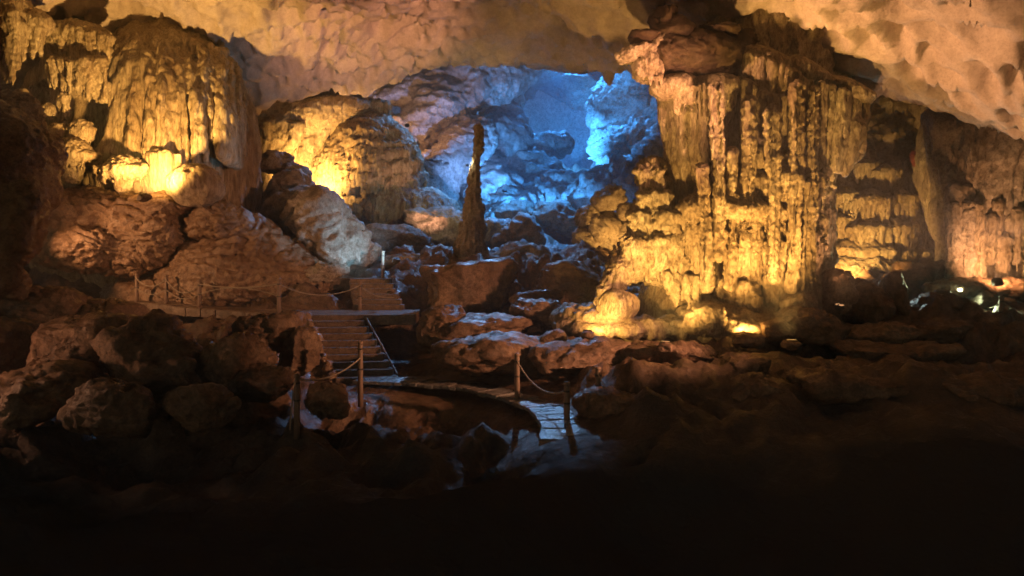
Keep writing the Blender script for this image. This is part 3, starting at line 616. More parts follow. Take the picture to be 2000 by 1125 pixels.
# cold-lit boulders left of the centre
for u, v, Y, ru, rv, ry, sd_, tl, lb in [
    (648, 452, 27.6, 74, 82, 1.5, 51, 30, 'large rough boulder lit blue-white above the stairs'),
    (590, 420, 29, 66, 52, 1.4, 52, 30, 'dark rough boulder behind the blue-lit one'),
    (560, 372, 30.5, 50, 40, 1.2, 53, 20, 'bluish boulder stacked against the left drapery edge'),
    (538, 318, 31.5, 34, 20, .8, 54, 0, 'small pale block on top of the stacked boulders'),
    (570, 345, 31.5, 36, 24, .9, 55, 0, 'orange-lit rock under the small pale block'),
    (700, 500, 28.5, 50, 26, 1.0, 56, 10, 'low dark rock right of the blue-lit boulder'),
    (770, 476, 32, 80, 30, 1.4, 57, -4, 'dark flat rocks beyond the upper stairs'),
    (860, 445, 34, 80, 34, 1.6, 58, -6, 'reddish rock mass left of the thin stalagmite'),
    (620, 535, 26, 60, 20, .9, 59, 0, 'low rock beside the upper steps'),
    (815, 512, 28.5, 60, 20, .9, 60, 0, 'wet dark rock behind the square block'),
    (1003, 416, 42, 48, 24, 1.6, 62, 0, 'pink-grey slab boulder at the foot of the blue chamber'),
    (1012, 472, 34, 48, 50, 1.4, 63, 14, 'smooth green-grey boulder right of the thin stalagmite'),
    (975, 455, 35, 40, 34, 1.2, 64, 0, 'rough bluish boulder just behind the thin stalagmite'),
    (990, 515, 30, 84, 36, 1.4, 65, 12, 'blue-rimmed rubble slope right of the thin stalagmite'),
    (1045, 530, 29, 60, 30, 1.2, 66, 0, 'blue-rimmed rock above the dark peaked rock'),
    (1090, 430, 40, 60, 36, 1.6, 67, -10, 'hazy blue boulder left of the pale outcrop'),
]: boulder(u, v, Y, ru, rv, ry, sd_, tilt=tl, label=lb, mat='wall', sub=5, rough=1.1, cuts=11)
# pale outcrop lit yellow from the right
oc = thing('rock_outcrop', P(1180, 520, 31), 'broken pale outcrop with yellow-lit faces left of the column', 'rock')
for u, v, ru, rv, sd_, tl in [(1187, 384, 36, 30, 71, 20), (1150, 425, 26, 22, 72, 35), (1168, 450, 24, 30, 73, 30), (1200, 462, 40, 52, 74, 0), (1148, 470, 34, 20, 75, -20), (1160, 498, 34, 14, 76, 0), (1190, 512, 44, 24, 77, 10), (1228, 415, 26, 20, 78, 0), (1232, 480, 30, 50, 79, 0)]:
    boulder(u, v, 31 + .01 * (sd_ - 74), ru, rv, .8, sd_, tilt=tl, name='rock', parent=oc, mat='wall', sub=4, rough=1.4)

# thin stalagmite
s = Solid(); Yt = 29
for a, b, ra, rb in [((934, 250), (930, 330), 6, 12), ((930, 330), (926, 420), 12, 17), ((926, 420), (917, 515), 17, 33), ((905, 440), (893, 515), 8, 14), ((917, 500), (917, 535), 30, 58), ((940, 470), (950, 520), 8, 18), ((922, 345), (916, 420), 6, 10)]: s.cone(P(*a, Yt), P(*b, Yt), ra * S(Yt), rb * S(Yt), .1)
tag(put(s, 'stalagmite', .05, 'wall', None, lambda p, n: d_crust(p, n, 1.1, 1.2)), 'tall thin dark stalagmite standing alone in the centre', 'stalagmite')
# hanging stalactite at the lip
s = Solid(); Yl = 33.5
s.cone(P(1185, 105, Yl), P(1190, 166, Yl), .62, .05, .1).cone(P(1175, 100, Yl), P(1176, 138, Yl), .3, .06).cone(P(1202, 110, Yl), P(1203, 140, Yl), .3, .05).cone(P(1160, 95, Yl), P(1162, 122, Yl), .3, .06)
tag(put(s, 'stalactite', .06, 'ceil', None, fine), 'short pointed stalactite hanging from the ceiling lip before the blue chamber', 'stalactite')

# ------------------------------------------------------------------ beehive dome and alcove
dm = thing('flowstone_dome', P(720, 440, 38), 'huge beehive-shaped flowstone dome ringed with drips, half lit yellow', 'flowstone'); Yd = 38; q = S(Yd)
DC, DR, DD = (720, 385), (116, 170), 3.0
def dfront(u, v): return Yd - DD * math.sqrt(max(.03, 1 - ((u - DC[0]) / DR[0]) ** 2 - ((v - DC[1]) / DR[1]) ** 2))
s = Solid(); s.ell(P(*DC, Yd), (DR[0] * q, DD, DR[1] * q), .2)
for v, u0, u1, n, l, r in [(262, 700, 755, 12, 10, 5), (282, 696, 790, 18, 12, 5), (300, 690, 800, 20, 18, 6), (322, 700, 826, 24, 32, 6), (350, 690, 832, 26, 26, 6), (305, 630, 690, 8, 12, 5), (345, 615, 700, 12, 14, 6), (372, 610, 690, 12, 16, 7)]:
    for i in range(n):
        u = u0 + (u1 - u0) * (i + rnd.random()) / n; vv = v + 10 * math.cos((u - 760) / 60) - 6 + rnd.uniform(-4, 4); Y = dfront(u, vv) - .1
        ll = l * rnd.uniform(.4, 1.2); s.cone(P(u, vv - 5, Y - .05), P(u, vv + ll, Y - .3), r * 1.25 * q, r * q * .4, .05)
put(s, 'dome', .08, 'flow', dm, lambda p, n: d_crust(p, n, 1.2, .8))
s = Solid(); s.ell(P(765, 420, 36.6), (85 * q, 2.2, 66 * q), .2).ell(P(700, 425, 36.6), (50 * q, 1.8, 40 * q), .2).ell(P(830, 420, 37), (70 * q, 2, 50 * q), .2).ell(P(640, 405, 36.8), (40 * q, 1.6, 50 * q), .2)
for i in range(26):
    u = rnd.uniform(690, 850); v = rnd.uniform(385, 425); s.cone(P(u, v, 34.6), P(u, v + rnd.uniform(8, 16), 34.5), 5 * q, 2 * q, .1)
put(s, 'skirt', .08, 'flow', dm, lambda p, n: d_crust(p, n, 1.2, .8))
far = lambda p, n: d_mass(p, n, .5)
w = thing('alcove_wall', P(560, 420, 36), 'pale draped wall and arch framing the yellow alcove', 'rock')
s = Solid()
s.ell(P(525, 300, 36.5), (60 * q, 1.8, 120 * q), .4).ell(P(600, 235, 37), (120 * q, 2.0, 34 * q), .3, -14)
s.cone(P(750, 214, 38.2), P(650, 240, 37), .5, .8, .3).cone(P(650, 240, 37), P(585, 300, 36.5), .8, .7, .3).cone(P(585, 300, 36.5), P(588, 380, 36.5), .7, .5, .3)
drapes(s, [(515, 240, 35), (590, 245, 35.2)], [(520, 330, 35.1), (575, 340, 35.4)], 18, 8, 4, .5, .1)
put(s, 'arch', .09, 'flow', w, lambda p, n: d_crust(p, n, 1.3, .9))
s = Solid(); s.ell(P(640, 300, 46), (170 * S(46), 3.5, 130 * S(46)), .4)
put(s, 'back_wall', .16, 'flow', w, lambda p, n: d_mass(p, n, .25))

# ------------------------------------------------------------------ the blue back chamber
def long_mass(segs, name, h, label, mat='far', k=.8, disp=far):
    s = Solid()
    for u0, v0, Y0, r0, u1, v1, Y1, r1 in segs: s.cone(P(u0, v0, Y0), P(u1, v1, Y1), r0 * S(Y0), r1 * S(Y1), k)
    return tag(put(s, name, h, mat, None, disp), label, 'rock')
diag = lambda p, n: d_mass(p, n, .45, (-.55, .1, .82))
long_mass([(1010, 120, 54, 42, 860, 215, 50, 46), (860, 215, 50, 46, 760, 300, 47, 50), (930, 130, 52, 30, 720, 200, 48, 24)], 'rock_wall', .17, 'warm-lit slanting rock wall rising behind the beehive dome', disp=diag)
long_mass([(930, 270, 49, 46, 840, 350, 46, 48), (840, 350, 46, 48, 830, 430, 44, 60)], 'rock_wall', .16, 'rounded mauve rock face between the dome and the thin stalagmite', disp=lambda p, n: d_mass(p, n, .35))
def far_mass(items, name, label, h=.2, sc_=.6, k=1.2):
    return mass(items, name, h, 'far', lambda p, n: d_mass(p, n, sc_), label, 'rock', k)
far_mass([(978, 190, 60, 34, 80, 3.5, 8), (975, 290, 57, 50, 70, 3.5), (945, 380, 52, 66, 80, 3.5)], 'rock_spur', 'blue rock spur on the left side of the back chamber')
far_mass([(1045, 305, 60, 70, 20, 3, -24), (1030, 350, 57, 70, 46, 4), (1090, 410, 54, 110, 50, 5), (990, 420, 50, 60, 40, 3)], 'rock_ridge', 'blue ridge rising across the back chamber floor')
far_mass([(1240, 190, 68, 92, 74, 5, -32), (1245, 265, 66, 100, 50, 5, -32), (1310, 300, 64, 90, 60, 5)], 'rock_mass', 'bright blue rock mass hanging on the right of the back chamber', sc_=.7)
far_mass([(1290, 310, 57, 110, 34, 4, -36), (1190, 390, 51, 100, 36, 4, -34), (1260, 420, 49, 120, 60, 4)], 'rock_ramp', 'hazy blue ramp of rock sloping down towards the pale outcrop', .18)
far_mass([(1120, 170, 78, 80, 20, 5, 10), (1010, 150, 76, 40, 40, 4)], 'rock_overhang', 'dim blue overhang high at the back of the chamber', .25)
s = Solid(); s.ell(P(1050, 138, 70), (3.6, 3, .9), .3, -6)
tag(put(s, 'rock_ledge', .15, 'far', None, lambda p, n: d_mass(p, n, .3)), 'teal-lit ledge at the very top of the blue chamber', 'rock')
X, Zz, f = grid(-58, 70, -4, 46, .5)
Yw = 88 - .012 * (X - 5) ** 2
mk('back_wall', np.stack([X, Yw, Zz], 1), f, M['smooth'], kind='structure', label='far wall of the blue chamber', disp=lambda p, n: 1.5 * fbm(p * .1, 3))

# ------------------------------------------------------------------ right-hand chamber
rw = thing('flowstone_wall', P(1720, 540, 29), 'yellow-lit tiered flowstone wall in the right-hand chamber', 'flowstone'); q = S(29)
s = Solid(); s.ell(P(1700, 400, 31.5), (3.2, 2.0, 4.6), .4).ell(P(1800, 380, 32), (3.4, 2.2, 5.), .4).ell(P(1700, 500, 30.4), (2.8, 1.4, 1.6), .4).ell(P(1640, 420, 32), (2, 2, 5), .4).ell(P(1900, 400, 32), (3.4, 2.2, 5), .4)
put(s, 'wall', .09, 'wall', rw, lambda p, n: d_crust(p, n, 1.5))
for a in [(1690, 325, 29.4, 22, 12, 24), (1725, 340, 29.3, 30, 14, 30), (1650, 385, 29.2, 34, 14, 34), (1700, 395, 28.8, 44, 18, 44), (1755, 390, 29, 36, 16, 46), (1640, 432, 29, 30, 14, 44), (1690, 450, 28.6, 46, 16, 40), (1745, 450, 28.6, 40, 16, 46), (1785, 430, 29.2, 26, 14, 46),
          (1650, 490, 28.4, 36, 16, 30), (1700, 495, 28.2, 44, 16, 26), (1752, 500, 28.6, 34, 14, 34), (1798, 350, 29.4, 22, 16, 40), (1795, 500, 29, 28, 16, 40), (1820, 520, 28.8, 26, 18, 26)]:
    put(jelly(*a[:5], a[5] * 1.35, n=20, fill=.6), 'flowstone_tier', .055, 'crust', rw, fine)
s = Solid(); s.ell(P(1700, 532, 27.8), (2.3, 1.0, .55), .2).ell(P(1640, 525, 28), (1.2, .8, .5), .2)
put(s, 'mound', .06, 'crust', rw, slope)
s = Solid(); drapes(s, [(1715, 205, 31.2), (1780, 210, 30.8), (1850, 225, 30)], [(1720, 360, 31.2), (1780, 320, 30.8), (1850, 380, 30)], 26, 14, 9, .5, .08)
put(s, 'hanging_curtain', .07, 'wall', rw, lambda p, n: d_flow(p, n, 1, 1))
rc = thing('curtain_wall', P(1920, 560, 25), 'tall fluted stone curtain at the right edge, orange-lit at its base', 'flowstone')
s = Solid(); s.ell(P(1980, 400, 28.5), (2.8, 2.2, 5.0), .4).ell(P(1880, 340, 27.8), (1.5, 1.5, 3.6), .4).ell(P(1860, 300, 28), (1.2, 1.4, 2.6), .4)
drapes(s, [(1832, 235, 26.4), (1900, 245, 25.6), (1960, 255, 25.4), (2040, 262, 25.4)], [(1852, 550, 26.6), (1900, 440, 25.9), (1960, 420, 25.8), (2040, 430, 25.8)], 18, 24, 16, .3, .12)
put(s, 'hanging_curtain', .07, 'wall', rc, lambda p, n: d_flow(p, n, 1, 1))
for u, r in [(1866, 15), (1890, 11), (1912, 12)]:
    s = Solid(); s.cone(P(u, 370, 25.6), P(u - 2, 565, 25.3), r * S(25), (r + 3) * S(25), .1)
    drapes(s, [(u - r, 400, 25.3), (u + r, 400, 25.3)], [(u - r, 560, 25.1), (u + r, 560, 25.1)], 6, 6, 5, .3)
    put(s, 'flute', .055, 'wall' if u < 1900 else 'crust', rc, fine)
for u, v, l, r in [(1935, 430, 115, 16), (1958, 470, 80, 18), (1985, 420, 130, 16), (2012, 430, 120, 18), (1948, 400, 100, 14), (1970, 430, 110, 12)]:
    put(jelly(u, v, 25.4, r, 14, l, n=9, fill=.9), 'flute', .055, 'crust', rc, fine)
s = Solid(); s.ell(P(1930, 562, 24.6), (2.4, .7, .35), .2)
put(s, 'ledge', .06, 'red', rc, lambda p, n: d_rock(p, n, .4))
print('walls done')
boulder(1790, 310, 28.9, 12, 17, .16, 91, cuts=3, tilt=20, rough=.4, mat='redstone' if 'redstone' in M else 'boulder', name='red_stone', sub=4, label='small red oval stone set in a dark hollow of the right wall', category='stone')

# ------------------------------------------------------------------ walkways, stairs
def boxv(c, sx, sy, z0, z1, rz=0., jit=0.):
    g = np.random.default_rng(int(abs(c[0] * 977 + c[1] * 131)) % 9999)
    v = np.array([(x, y, z) for z in (z0, z1) for x, y in ((-sx, -sy), (sx, -sy), (sx, sy), (-sx, sy))], float)
    v[:, :2] += g.uniform(-jit, jit, (8, 2)); v[4:, 2] += g.uniform(-jit, jit, 4) * .3
    a = math.radians(rz); x = v[:, 0] * math.cos(a) - v[:, 1] * math.sin(a); y = v[:, 0] * math.sin(a) + v[:, 1] * math.cos(a)
    v[:, 0] = x + c[0]; v[:, 1] = y + c[1]; return v
BOXF = np.array([[0, 3, 2, 1], [4, 5, 6, 7], [0, 1, 5, 4], [1, 2, 6, 5], [2, 3, 7, 6], [3, 0, 4, 7]])
def block(name, c, sx, sy, z0, z1, mat, parent=None, rz=0., jit=0., bev=.02, **props):
    v = boxv(c, sx, sy, z0, z1, rz, jit); bm = bmesh.new(); bv = [bm.verts.new(x) for x in v]
    for q_ in BOXF: bm.faces.new([bv[i] for i in q_])
    bmesh.ops.bevel(bm, geom=bm.edges[:], offset=bev, segments=2, affect='EDGES', profile=.6)
    bm.normal_update()
    org = np.array(parent.location) if parent is not None else np.array([c[0], c[1], z0])
    for x in bm.verts: x.co = [x.co[i] - org[i] for i in range(3)]
    me = bpy.data.meshes.new(name); bm.to_mesh(me); bm.free()
    o = link(name, me, M[mat], parent, **props)
    if parent is None: o.location = org.tolist()
    return o
LZ = 1.5
def xu(u, Y): return (u - 1000) / F * Y
stairs = thing('staircase', (xu(690, 20.7), 20.7, 0), 'lower flight of worn concrete steps descending from the landing to the path', 'stairs')
for i in range(9):
    t = i / 8; Y = 21.9 - 2.6 * t; u = 660 + 58 * t + 0
    block('step', (xu(u, Y), Y), .84, .22, LZ - .167 * (i + 1) - .5, LZ - .167 * (i + 1), 'step', stairs, 6, .012, .015)
s = Solid()
for i in range(8):
    t = i / 7; Y = 22 - 2.7 * t; u = 598 + 52 * t; s.ell((xu(u, Y), Y, LZ - .1 - 1.5 * t - .35), (.22, .3, .6), .15)
put(s, 'side_wall', .05, 'red', stairs, lambda p, n: d_rock(p, n, .3))
s = Solid()
s.cone((xu(716, 21.9), 21.9, LZ - .1), (xu(776, 19.3), 19.3, .05), .035, .035, .05)
put(s, 'edge_chain', .022, 'step', stairs, lambda p, n: .012 * fbm(p * 9, 2))
up = thing('staircase', (xu(733, 24.6), 24.6, LZ), 'short upper flight of concrete steps behind the landing', 'stairs')
for i in range(6):
    t = i / 5; Y = 24.25 + 1.5 * t; u = 742 - 18 * t
    block('step', (xu(u, Y), Y), .86 - .1 * t, .2, LZ + .175 * (i + 1) - .6, LZ + .175 * (i + 1), 'step', up, 2, .012, .015)
block('landing', (xu(690, 23.1), 23.1), 2.15, 1.05, LZ - .34, LZ, 'step', None, 3, .03, .03, kind='structure', label='concrete landing between the two flights of steps')
block('upper_landing', (xu(722, 27.4), 27.4), 1.6, 1.5, 2.1, 2.55, 'step', None, 0, .05, .03, kind='structure', label='stone platform at the top of the upper steps')
def strip(name, pts, width, dz, n, mat, label, gap=.008, th=.09, piece='paving_slab'):
    """a path of slabs laid along a line of (x, y, z) points"""
    root = bpy.data.objects.new(name, None); COL.objects.link(root); root.location = [float(x) for x in pts[0]]; root['kind'] = 'structure'; root['label'] = label
    pts = np.asarray(pts, float); seg = np.r_[0, np.cumsum(np.hypot(*(pts[1:, :2] - pts[:-1, :2]).T))]
    def pt(d): return np.array([np.interp(d, seg, pts[:, i]) for i in range(3)])
    # smooth offset edges
    for i in range(n):
        d0, d1 = seg[-1] * i / n + gap, seg[-1] * (i + 1) / n - gap
        def edge(d):
            p = pt(d); t = pt(min(d + .5, seg[-1])) - pt(max(d - .5, 0)); t /= np.linalg.norm(t[:2]); return p, np.array([-t[1], t[0], 0])
        (p0, n0), (p1, n1) = edge(d0), edge(d1)
        cuts = [-1, rnd.uniform(-.4, .4), 1] if rnd.random() < .55 else [-1, 1]
        for c0, c1 in zip(cuts[:-1], cuts[1:]):
            z = rnd.uniform(-.015, .015) + dz; a0, a1 = c0 + (.02 if c0 > -1 else rnd.uniform(-.06, .06)), c1 - (.02 if c1 < 1 else rnd.uniform(-.06, .06))
            top = [p0 + n0 * width * a0, p0 + n0 * width * a1, p1 + n1 * width * a1, p1 + n1 * width * a0]
            v = [x + V3(0, 0, z - th) for x in top] + [x + V3(0, 0, z + rnd.uniform(-.006, .006)) for x in top]
            bm = bmesh.new(); bv = [bm.verts.new(np.array(x) - np.array(root.location)) for x in v]
            for q_ in BOXF: bm.faces.new([bv[k_] for k_ in q_])
            bmesh.ops.recalc_face_normals(bm, faces=bm.faces[:]); bmesh.ops.bevel(bm, geom=bm.edges[:], offset=.012, segments=1, affect='EDGES')
            me = bpy.data.meshes.new(piece); bm.to_mesh(me); bm.free(); link(piece, me, M[mat], root)
    return root
strip('paved_path', WALK, .43, .0, 38, 'slab', 'narrow wet stone path curving from the stairs towards the viewer')
strip('fence_path', [(xu(600, 22.9), 22.9, LZ), P(545, 606, 23.3), P(390, 597, 24.5), P(325, 588, 25.1), P(200, 586, 25.8)], .7, -.02, 14, 'step', 'stone path behind the fence along the flowstone slope', th=.3)
strip('right_walkway', [P(2060, 640, 21.5), P(1985, 612, 23.2), P(1940, 592, 24.8), P(1935, 575, 27)], .9, .05, 8, 'slab', 'pale stone walkway at the right edge')

# ------------------------------------------------------------------ posts and ropes
def lathe(name, prof, c, mat, parent, n=12):
    a = np.linspace(0, 2 * np.pi, n, endpoint=False); v = []; f = []
    for r, z in prof: v += [(c[0] + r * math.cos(t), c[1] + r * math.sin(t), c[2] + z) for t in a]
    for i in range(len(prof) - 1):
        for j in range(n): f.append((i * n + j, i * n + (j + 1) % n, (i + 1) * n + (j + 1) % n, (i + 1) * n + j))
    return mk(name, np.array(v), np.array(f), M[mat], parent)
POST = {}
def post(key, u, Y, z, h, label, group, lean=0.):
    c = (xu(u, Y), Y, z); r = thing('fence_post', c, label, 'post', group)
    lathe('shaft', [(0, -.3), (.066, -.3), (.066, .2), (.062, h - .05), (.058, h - .02), (.0, h - .02)], c, 'post', r)
    lathe('cap', [(0, h - .02), (.07, h - .02), (.074, h + .02), (.05, h + .05), (0, h + .055)], c, 'post', r)
    for hz in (h - .14, h * .5): lathe('rope_ring', [(.06, hz - .02), (.078, hz - .01), (.078, hz + .01), (.06, hz + .02)], c, 'housing', r)
    r.rotation_euler[1] = math.radians(lean); POST[key] = (np.array(c), h); return r
G1, G2 = 'posts along the fence path', 'posts along the paved path'
post('a', 267, 25, 1.77, 0.94, 'farthest left fence post on the path below the red slope', G1)
post('b', 325, 24.6, 1.74, 0.94, 'second fence post from the left below the red slope', G1)
post('c', 390, 24, 1.6, 0.92, 'third fence post from the left below the red slope', G1)
post('d', 545, 22.8, 1.5, 1.1, 'fence post where the fence path meets the landing', G1)
post('e', 703, 23.9, LZ, .98, 'fence post on the landing at the foot of the upper steps', G1)
post('f', 748, 26.2, 2.55, 1.0, 'fence post at the top of the upper steps', G1)
post('g', 704, 17.2, -.1, 1.3, 'tall fence post before the bottom of the lower stairs', G2)
post('h', 1010, 16.3, 0.03, 1.0, 'fence post on the near edge of the paved path bend', G2)
post('i', 580, 14.2, -.1, 1.0, 'dark fence post in front of the rocks left of the stairs', G2)
post('j', 1107, 14.2, -.05, .78, 'dark fence post at the near end of the paved path', G2)
post('k', 1168, 15.4, .1, .75, 'short dark fence post right of the paved path', G2)
post('l', 1953, 21.6, 1.15, .95, 'pale weathered post beside the right walkway', 'posts by the right walkway', 3)
def rope(a, b, sag, label, group, r=.02, n=26):
    t = np.linspace(0, 1, n); c = np.asarray(a)[None] * (1 - t[:, None]) + np.asarray(b)[None] * t[:, None]; c[:, 2] -= 4 * sag * t * (1 - t)
    d = np.gradient(c, axis=0); d /= np.linalg.norm(d, axis=1)[:, None]; sx = np.cross(d, [0, 0, 1.]); sx /= np.linalg.norm(sx, axis=1)[:, None] + 1e-9; sy = np.cross(sx, d)
    v = []; f = []; m = 6
    for i in range(n):
        for j in range(m): ang = 2 * math.pi * j / m; v.append(c[i] + r * (math.cos(ang) * sx[i] + math.sin(ang) * sy[i]))
    for i in range(n - 1):
        for j in range(m): f.append((i * m + j, i * m + (j + 1) % m, (i + 1) * m + (j + 1) % m, (i + 1) * m + j))
    return tag(mk('rope', np.array(v), np.array(f), M['rope']), label, 'rope', group)
def pp(k, fr=.88): c, h = POST[k]; return c + np.array([0, -.05, h * fr])
R1 = 'ropes of the fence path'
for a, b, sg, nm in [('a', 'b', .28, 'the two farthest left posts'), ('b', 'c', .4, 'the second and third posts from the left'), ('c', 'd', .12, 'the third post and the landing post'), ('d', 'e', .35, 'the two landing posts')]:
    rope(pp(a), pp(b), sg, 'upper sagging rope between ' + nm, R1)
for a, b, sg, nm in [('a', 'b', .22, 'the two farthest left posts'), ('b', 'c', .25, 'the second and third posts from the left'), ('c', 'd', -.25, 'the third post and the landing post')]:
    rope(pp(a, .5), pp(b, .5), sg, 'lower slack rope between ' + nm, R1, .016)
rope(pp('e'), np.array([xu(770, 24), 24, LZ + .45]), .15, 'short rope from the landing post to the upper steps', R1, .016)
rope(pp('i', .95), pp('g', .72), .2, 'pale rope sagging from the stair post to the dark left post', 'ropes of the paved path')
rope(pp('i', .95), P(566, 840, 13.2), -.15, 'slack pale rope drooping from the dark left post', 'ropes of the paved path', .017)
rope(pp('h', .86), pp('j', .86), .32, 'pale rope sagging from the path bend post', 'ropes of the paved path')
rope(pp('k', .86), P(1207, 800, 14), .05, 'short rope right of the paved path', 'ropes of the paved path', .016)
rope(pp('l'), P(1925, 600, 23.5), .1, 'thin rope left of the pale right post', 'ropes by the right walkway', .016)
rope(pp('l'), P(2030, 610, 22.5), .15, 'thin rope right of the pale right post', 'ropes by the right walkway', .016)

# ------------------------------------------------------------------ floodlights, with spots added for fill and relief
EM = {}
def floodlight(pos, aim, watt, colr, label, cone=95, blend=.7, glow=6, size=.13, rad=.16, group='floodlights hidden among the rocks', lamp_off=.16):
    pos = np.asarray(pos, float); aim = np.asarray(aim, float); d = aim - pos; d /= np.linalg.norm(d)
    r = thing('floodlight', pos, label, 'floodlight', group)
    from mathutils import Vector
    qt = Vector(d).to_track_quat('-Z', 'Y')
    def box(name, hx, hy, z0, z1, mat, taper=1., par=None):
        bm = bmesh.new(); v = [bm.verts.new((x * (taper if z == z1 else 1), y * (taper if z == z1 else 1), z)) for z in (z0, z1) for x, y in ((-hx, -hy), (hx, -hy), (hx, hy), (-hx, hy))]
        for q_ in BOXF: bm.faces.new([v[i] for i in q_])
        bmesh.ops.recalc_face_normals(bm, faces=bm.faces[:]); bmesh.ops.bevel(bm, geom=bm.edges[:], offset=min(hx, hy) * .15, segments=2, affect='EDGES')
        me = bpy.data.meshes.new(name); bm.to_mesh(me); bm.free(); o = link(name, me, mat, par or r)
        if par: return o
        o.rotation_mode = 'QUATERNION'; o.rotation_quaternion = qt; return o
    hs = box('housing', size, size * .8, 0, size * 1.1, M['housing'], .65)
    key = tuple(colr) + (glow,)
    if key not in EM: EM[key] = plain('lamp_glass', (.8, .8, .8), .2, 0, colr, glow)
    box('lens', size * .85, size * .66, -.03, .004, EM[key])
    box('rim', size * 1.08, size * .1, -.035, .02, M['housing'], par=hs)
    box('bracket', size * .12, size * 1.0, size * .3, size * .5, M['housing'], par=hs)
    l = bpy.data.lights.new('spot', 'SPOT'); l.energy = watt; l.color = colr; l.spot_size = math.radians(cone); l.spot_blend = blend; l.shadow_soft_size = rad
    o = bpy.data.objects.new('spot', l); COL.objects.link(o); o.parent = r; o.rotation_mode = 'QUATERNION'; o.rotation_quaternion = qt; o.location = (d * lamp_off).tolist()
    return r
WARM = (1., .54, .13); AMB = (1., .48, .2); ORG = (1., .45, .23); COLD = (.45, .8, 1.); BLUE = (.04, .3, .95); GRN = (.85, 1., .55)
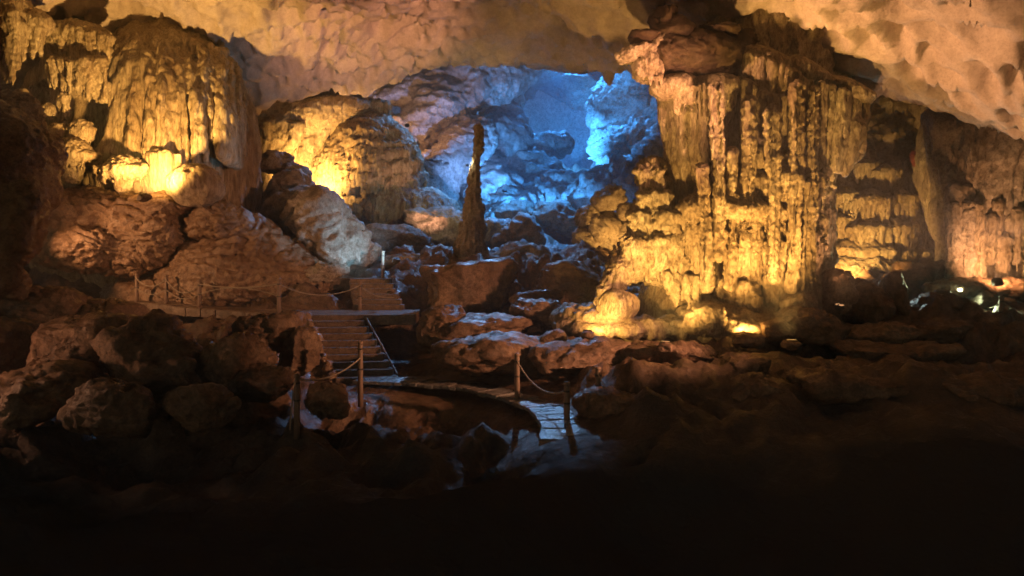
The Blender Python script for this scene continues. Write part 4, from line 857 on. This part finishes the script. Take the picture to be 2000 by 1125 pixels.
FL = [
    (P(284, 382, 22.3), P(310, 170, 26), 4200, WARM, 'floodlight under the left drapery beside the domed boulder', 106),
    (P(590, 372, 33.6), P(680, 300, 40), 3000, WARM, 'floodlight hidden behind boulders left of the beehive dome', 140),
    (P(1455, 668, 18.2), P(1470, 400, 20.5), 450, WARM, 'floodlight behind a small rock before the great column', 120),
    (P(1300, 672, 16.9), P(1350, 400, 20.5), 2300, WARM, 'added spot behind the low slabs lighting the left of the column', 86),  # added to light the column's left half and buttress
    (P(1545, 668, 16.9), P(1480, 350, 20.5), 3000, WARM, 'added spot behind the low slabs lighting the right of the column', 62),  # second added spot, carries light up the column
    (P(1150, 650, 18.2), P(1260, 500, 20.8), 420, WARM, 'floodlight at the left foot of the great column', 130),
    (P(1655, 534, 25.2), P(1695, 455, 29), 1700, WARM, 'floodlight on the mound before the tiered right wall', 84),
    (P(1948, 548, 23.3), P(1960, 470, 25.6), 800, AMB, 'floodlight at the base of the fluted right curtain', 120),
    (P(1668, 551, 25.4), P(1655, 590, 22), 350, (.7, .95, 1.), 'small white lamp glowing among the rocks on the right', 150),
    (P(1875, 566, 24.0), P(1880, 600, 22), 350, GRN, 'small greenish white lamp at the right under the curtain', 150),
    (P(913, 322, 28.7), P(880, 300, 40), 300, (1., .85, .4), 'small yellow lamp fixed to the thin stalagmite', 120),
    (P(-110, 440, 20.5), P(500, 500, 26), 1500, AMB, 'added out-of-view spot behind the left buttress filling the slope', 80),  # unseen, added to warm the left slope
    (P(1060, 540, 26.6), P(1040, 10, 26), 2600, ORG, 'floodlight hidden left of the column facing the ceiling', 52),
    (P(470, 238, 31), P(1000, 70, 29), 500, AMB, 'added unseen spot behind the left drapery skimming the ceiling', 110),  # added for relief in the ceiling pits, hidden by the drapery
    (P(1640, 596, 19.6), P(1760, 60, 18.5), 500, AMB, 'floodlight hidden behind the conical rock facing the right ceiling', 110),
    (P(-420, 190, 15.5), P(1740, 120, 19.4), 42000, AMB, 'added out-of-view spot at the left skimming the right ceiling', 13),  # out of view, added so the right-hand cups show relief
    (P(2090, 520, 12), P(830, 20, 27.5), 24000, ORG, 'added out-of-view spot at the right skimming the left ceiling', 27),  # added beyond the right edge to graze the left roof
    (P(2080, 440, 12), P(740, 590, 21), 7500, ORG, 'added out-of-view spot at the right filling the middle rocks', 46),  # added warm fill on the middle rocks, no source in view
    (P(772, 508, 25.1), P(655, 430, 27.3), 420, (.32, .68, 1.), 'cold floodlight left of the square block facing the blue-lit boulder', 96),
    (P(905, 484, 31), P(750, 330, 35), 1200, (1., .5, .3), 'floodlight behind the thin stalagmite facing the beehive dome', 42),
    (P(985, 372, 41), P(880, 240, 49), 5000, (.15, .36, 1.), 'added blue spot behind the green-grey boulder tinting the mauve rock face', 80),  # added to turn the brown rock face blue
    (P(1240, 510, 28.5), P(1170, 440, 31), 700, WARM, 'floodlight behind the column lighting the pale outcrop', 110),
    (P(795, 245, 42), P(830, 220, 50), 1000, AMB, 'floodlight behind the dome lighting the slanting wall', 110),
    (P(1110, 60, 60), P(1230, 260, 66), 5000, BLUE, 'blue floodlight high in the back chamber facing the right mass', 120),
    (P(1030, -42, 52), P(850, 450, 30), 22000, (.2, .5, 1.), 'added blue spot high in the back chamber, as daylight towards the stairs', 38),  # unseen spot, stands in for daylight from a roof opening
    (P(1030, 30, 52), P(1055, 792, 15.8), 26000, (.25, .55, 1.), 'added narrow blue spot high in the back chamber tinting the path bend', 5.5),  # added narrow beam, gives the path bend its blue
    (P(1000, 30, 52), P(860, 746, 18.4), 26000, (.25, .55, 1.), 'added narrow blue spot high in the back chamber tinting the stair foot', 5.5),  # also added and unseen, for the path below the stairs
    (P(-330, 680, 13), P(330, 700, 15.8), 380, ORG, 'added out-of-view spot at the left brightening the near boulders', 90),  # added left of the view to lift the dark near boulders
    (P(1080, -60, 72), P(1090, 400, 66), 115000, BLUE, 'added blue spot at the roof of the back chamber, as a daylight beam', 62),  # added for the beam and blue veil of a roof opening
    (P(1090, 100, 39), P(1060, 450, 40), 15000, BLUE, 'added blue spot hidden above the ceiling lip filling the chamber floor', 100),  # unseen, added to put blue on the mid-distance rocks
    (P(1060, 330, 62), P(1120, 200, 88), 40000, BLUE, 'added blue fill spot behind the ridge facing the far wall', 130),  # added fill, evens the blue glow of the far wall
    (P(1010, 420, 44), P(1080, 300, 58), 8000, BLUE, 'blue floodlight on the chamber floor behind the pink slab', 120),
]
for a in FL: floodlight(a[0], a[1], a[2], a[3], a[4], a[5], glow=70 if 'small' in a[4] and 'lamp' in a[4] and 'rock before' not in a[4] else .4, size=.06 if 'lamp' in a[4] else .14, rad=.9 if 'skimming' in a[4] else .16)

# ------------------------------------------------------------------ haze
if HAZE:
    bm = bmesh.new(); bmesh.ops.create_cube(bm, size=1); me = bpy.data.meshes.new('haze')
    for v in bm.verts: v.co = ((v.co.x + .05) * 150, 42 + v.co.y * 110, 24 + v.co.z * 62)
    bm.to_mesh(me); bm.free()
    m = bpy.data.materials.new('cave_air'); m.use_nodes = True; nt = m.node_tree; nt.nodes.clear()
    out = nt.nodes.new('ShaderNodeOutputMaterial'); pv = nt.nodes.new('ShaderNodeVolumePrincipled')
    pv.inputs['Color'].default_value = (.85, .9, .95, 1); pv.inputs['Density'].default_value = HAZE; nt.links.new(pv.outputs[0], out.inputs['Volume'])
    link('haze', me, m, None, kind='stuff', label='thin damp haze filling the cave air')
print('tris', sum(len(o.data.loops) - 2 * len(o.data.polygons) for o in bpy.data.objects if o.type == 'MESH'))
